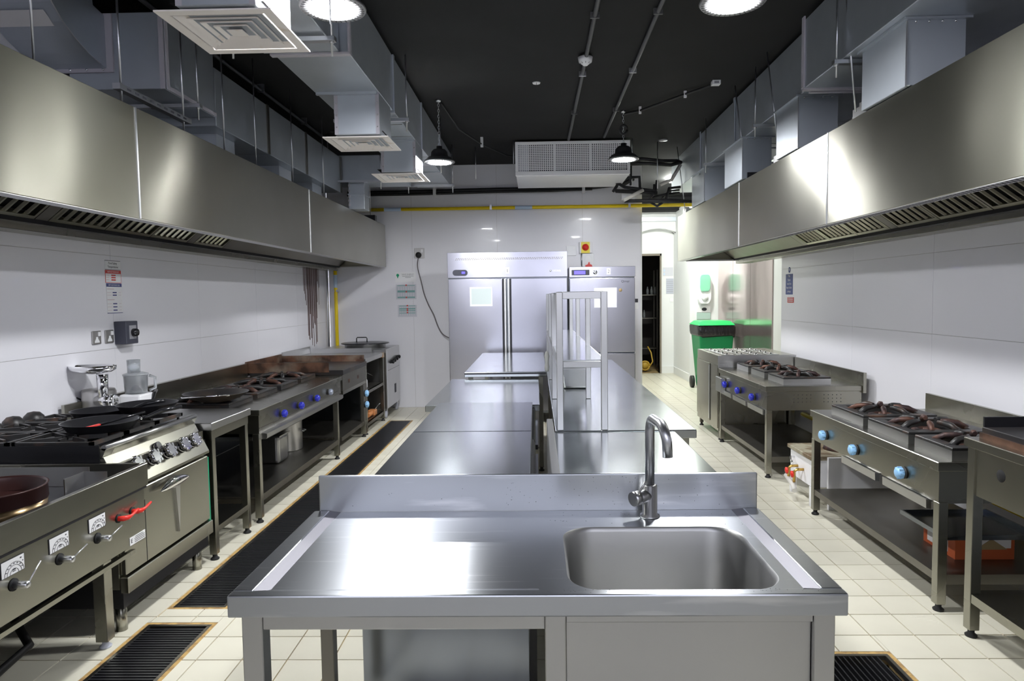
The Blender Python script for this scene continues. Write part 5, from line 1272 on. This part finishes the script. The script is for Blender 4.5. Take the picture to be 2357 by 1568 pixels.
for z in (1.622, 1.604, 1.545, 1.523, 1.500): m.box(e, e + .0003, 4.603, 4.648, z, z + .008)
m.build('navy_print', 'navy_print', t)
m = MB()
for z in (1.648, 1.575): m.box(e, e + .0003, ya + .008, ya + .085, z, z + .004)
for z in (1.625, 1.607, 1.548, 1.526, 1.503): m.box(e, e + .0003, ya + .008, ya + .055, z, z + .002).box(e, e + .0003, yb - .035, yb - .008, z, z + .002)
m.build('small_print', 'pink_print', t)
# right wall signs
WR = XR - .0005
t = thing('wall_sign', 'narrow blue hygiene sign with white lettering on the right wall', 'sign', (WR, 7.48, 1.66))
bx(WR - .002, WR, 7.385, 7.585, 1.545, 1.77).build('board', 'blue_sign', t)
m = MB()
for k, s_ in enumerate(('This', 'Basin', 'must be', 'kept clean', 'always')): m.text(s_, .036, (WR - .0021, 7.485, 1.747 - .042 * k), (0, -1, 0), (0, 0, 1), ext=.0003, squeeze=1.05)
m.build('lettering', 'white_print', t)
MB().prism([(7.485 + .028 * cos(a), 1.815 + .032 * sin(a)) for a in [2 * pi * k / 16 for k in range(16)]], 'x', WR - .002, WR).build('pictogram', 'blue_sign', t)
MB().prism([(7.485 + .010 * cos(a), 1.82 + .016 * sin(a)) for a in [2 * pi * k / 10 for k in range(10)]], 'x', WR - .003, WR - .0021).build('pictogram_mark', 'white_print', t)
t = thing('wall_sign', 'small red sign below the blue hygiene sign', 'sign', (WR, 7.44, 1.49))
bx(WR - .002, WR, 7.35, 7.53, 1.455, 1.515).build('board', 'red_print', t)
m = MB(); [m.box(WR - .003, WR - .0021, 7.37, 7.51, 1.468 + .017 * k, 1.475 + .017 * k) for k in range(3)]; m.build('lettering', 'white_print', t)
XW = 3.2495
t = thing('soap_dispenser', 'pale green soap dispenser edge seen past the right wall corner', 'dispenser', (XW, 8.75, 1.8))
bx(XW - .05, XW, 8.62, 8.80, 1.68, 1.95).build('body', 'soap_green', t, .02, 3)
t = thing('warning_label', 'tiny yellow and black label past the right wall corner', 'label', (XW, 8.85, 1.42))
bx(XW - .002, XW, 8.80, 8.95, 1.34, 1.50).build('plate', 'yellow_box', t); bx(XW - .003, XW - .0021, 8.85, 8.90, 1.39, 1.45).build('print', 'ink', t)
t = thing('control_pad', 'small grey control pad above the tiny yellow label', 'switch', (XW, 8.8, 1.6))
bx(XW - .015, XW, 8.72, 8.90, 1.55, 1.68).build('pad', 'white_plastic', t); bx(XW - .017, XW - .0151, 8.78, 8.88, 1.57, 1.66).build('screen', 'pink_print', t)

# corridor fittings
YC = 11.9995
t = thing('soap_dispenser', 'white and green soap dispenser on the bright column above the bin', 'dispenser', (2.98, YC, 1.65))
m = MB().prism([(2.98 + .115 * max(-1, min(1, 1.25 * cos(a))), 1.66 + .27 * max(-1, min(1, 1.12 * sin(a)))) for a in [2 * pi * k / 28 for k in range(28)]], 'y', YC - .10, YC); m.build('case', 'white_plastic', t, .01, 2)
MB().prism([(2.98 + .09 * max(-1, min(1, 1.2 * cos(a))), 1.76 + .15 * max(-1, min(1, 1.2 * sin(a)))) for a in [2 * pi * k / 28 for k in range(28)]], 'y', YC - .13, YC - .101).build('tank', 'soap_green', t, .01, 2)
MB().lathe((2.98, YC - .101, 1.50), [(0, -.03), (.05, -.02), (.06, 0), (0, 0)], 16, 'y').build('push_button', 'white_plastic', t)
t = thing('sign_card', 'small card with a black oval mark below the soap dispenser', 'sign', (2.98, YC, 1.22))
bx(2.86, 3.10, YC - .02, YC, 1.24, 1.35).build('card', 'white_print', t)
MB().prism([(2.99 + .045 * cos(a), 1.295 + .03 * sin(a)) for a in [2 * pi * k / 20 for k in range(20)]], 'y', YC - .022, YC - .0201).build('oval', 'ink', t)
bx(2.86, 3.10, YC - .02, YC, 1.12, 1.235).build('lower_card', 'teal_pale', t) if 'teal_pale' in M else bx(2.86, 3.10, YC - .02, YC, 1.12, 1.235).build('lower_card', 'paper_grey', t)
t = thing('notice', 'blue and green printed notice on the far corridor wall', 'sign', (2.62, 13.39, 1.95))
bx(2.53, 2.73, 13.395, 13.3995, 1.93, 2.1).build('sheet', 'poster', t)
m = MB(); m.box(2.54, 2.565, 13.393, 13.3949, 2.02, 2.06).box(2.54, 2.565, 13.393, 13.3949, 1.95, 1.99); m.build('blue_print', 'pipe_sticker', t)
t = thing('notice', 'grey timetable sheet in a clear cover on the far corridor wall', 'sign', (2.66, 13.39, 1.72))
bx(2.59, 2.735, 13.395, 13.3995, 1.58, 1.88).build('sheet', 'paper_grey', t)
m = MB(); [m.box(2.60, 2.73, 13.393, 13.3949, 1.62 + .04 * k, 1.625 + .04 * k) for k in range(6)]; m.build('lines', 'grey_ink', t)
tag(bx(2.66, 2.73, 13.385, 13.3995, 1.42, 1.49).build('light_switch', 'white_plastic'), 'plain white light switch below the grey timetable sheet', 'switch')
tag(bx(1.56, 2.74, 13.18, 13.2195, 2.985, 3.065).build('lintel_strip', 'galvanized'), 'galvanized strip above the arch at the corridor end', 'strip')
# wheelie bin
t = thing('wheelie_bin', 'green wheelie bin with bright lid and black liner in the corridor', 'bin', (2.88, 11.0, 0))
x0, x1, ya, yb = 2.60, 3.17, 10.75, 11.35
MB().hexa([(x0 + .07, ya + .08, .03), (x1 - .07, ya + .08, .03), (x1 - .07, yb - .12, .03), (x0 + .07, yb - .12, .03)], [(x0, ya, 1.04), (x1, ya, 1.04), (x1, yb, 1.04), (x0, yb, 1.04)]).build('body', 'bin_green', t, .02, 2)
m = MB(); n = 36; vs = []
for k, (o_, z) in enumerate(((.012, 1.06), (.022, 1.04), (.026, .95), (.020, .90), (.008, .875), (.0, .885))):
    for (u, v) in rr((x1 - x0) / 2 + o_, (yb - ya) / 2 + o_, .06, 8):
        vs.append(((x0 + x1) / 2 + u * (1 - (.0 if z > 1 else .03)), (ya + yb) / 2 + v, z + .012 * sin(u * 37 + v * 23) * (z < .93) + .006 * sin(u * 60)))
L_ = 36
m.add(vs, [(i * L_ + j, i * L_ + (j + 1) % L_, (i + 1) * L_ + (j + 1) % L_, (i + 1) * L_ + j) for i in range(5) for j in range(L_)], True)
m.build('bin_liner', 'black_bag', t)
MB().hexa([(x0 - .03, ya - .04, 1.062), (x1 + .01, ya - .04, 1.062), (x1 + .01, yb + .02, 1.062), (x0 - .03, yb + .02, 1.062)], [(x0 + .05, ya + .06, 1.13), (x1 - .05, ya + .06, 1.13), (x1 - .05, yb - .04, 1.13), (x0 + .05, yb - .04, 1.13)]).build('lid', 'lid_green', t, .02, 2)
for x in (x0 + .02, x1 - .02):
    MB().lathe((x, yb - .06, .10), [(0, -.025), (.10, -.025), (.10, .025), (0, .025)], 20, 'x').build('wheel', 'black_rubber', t)
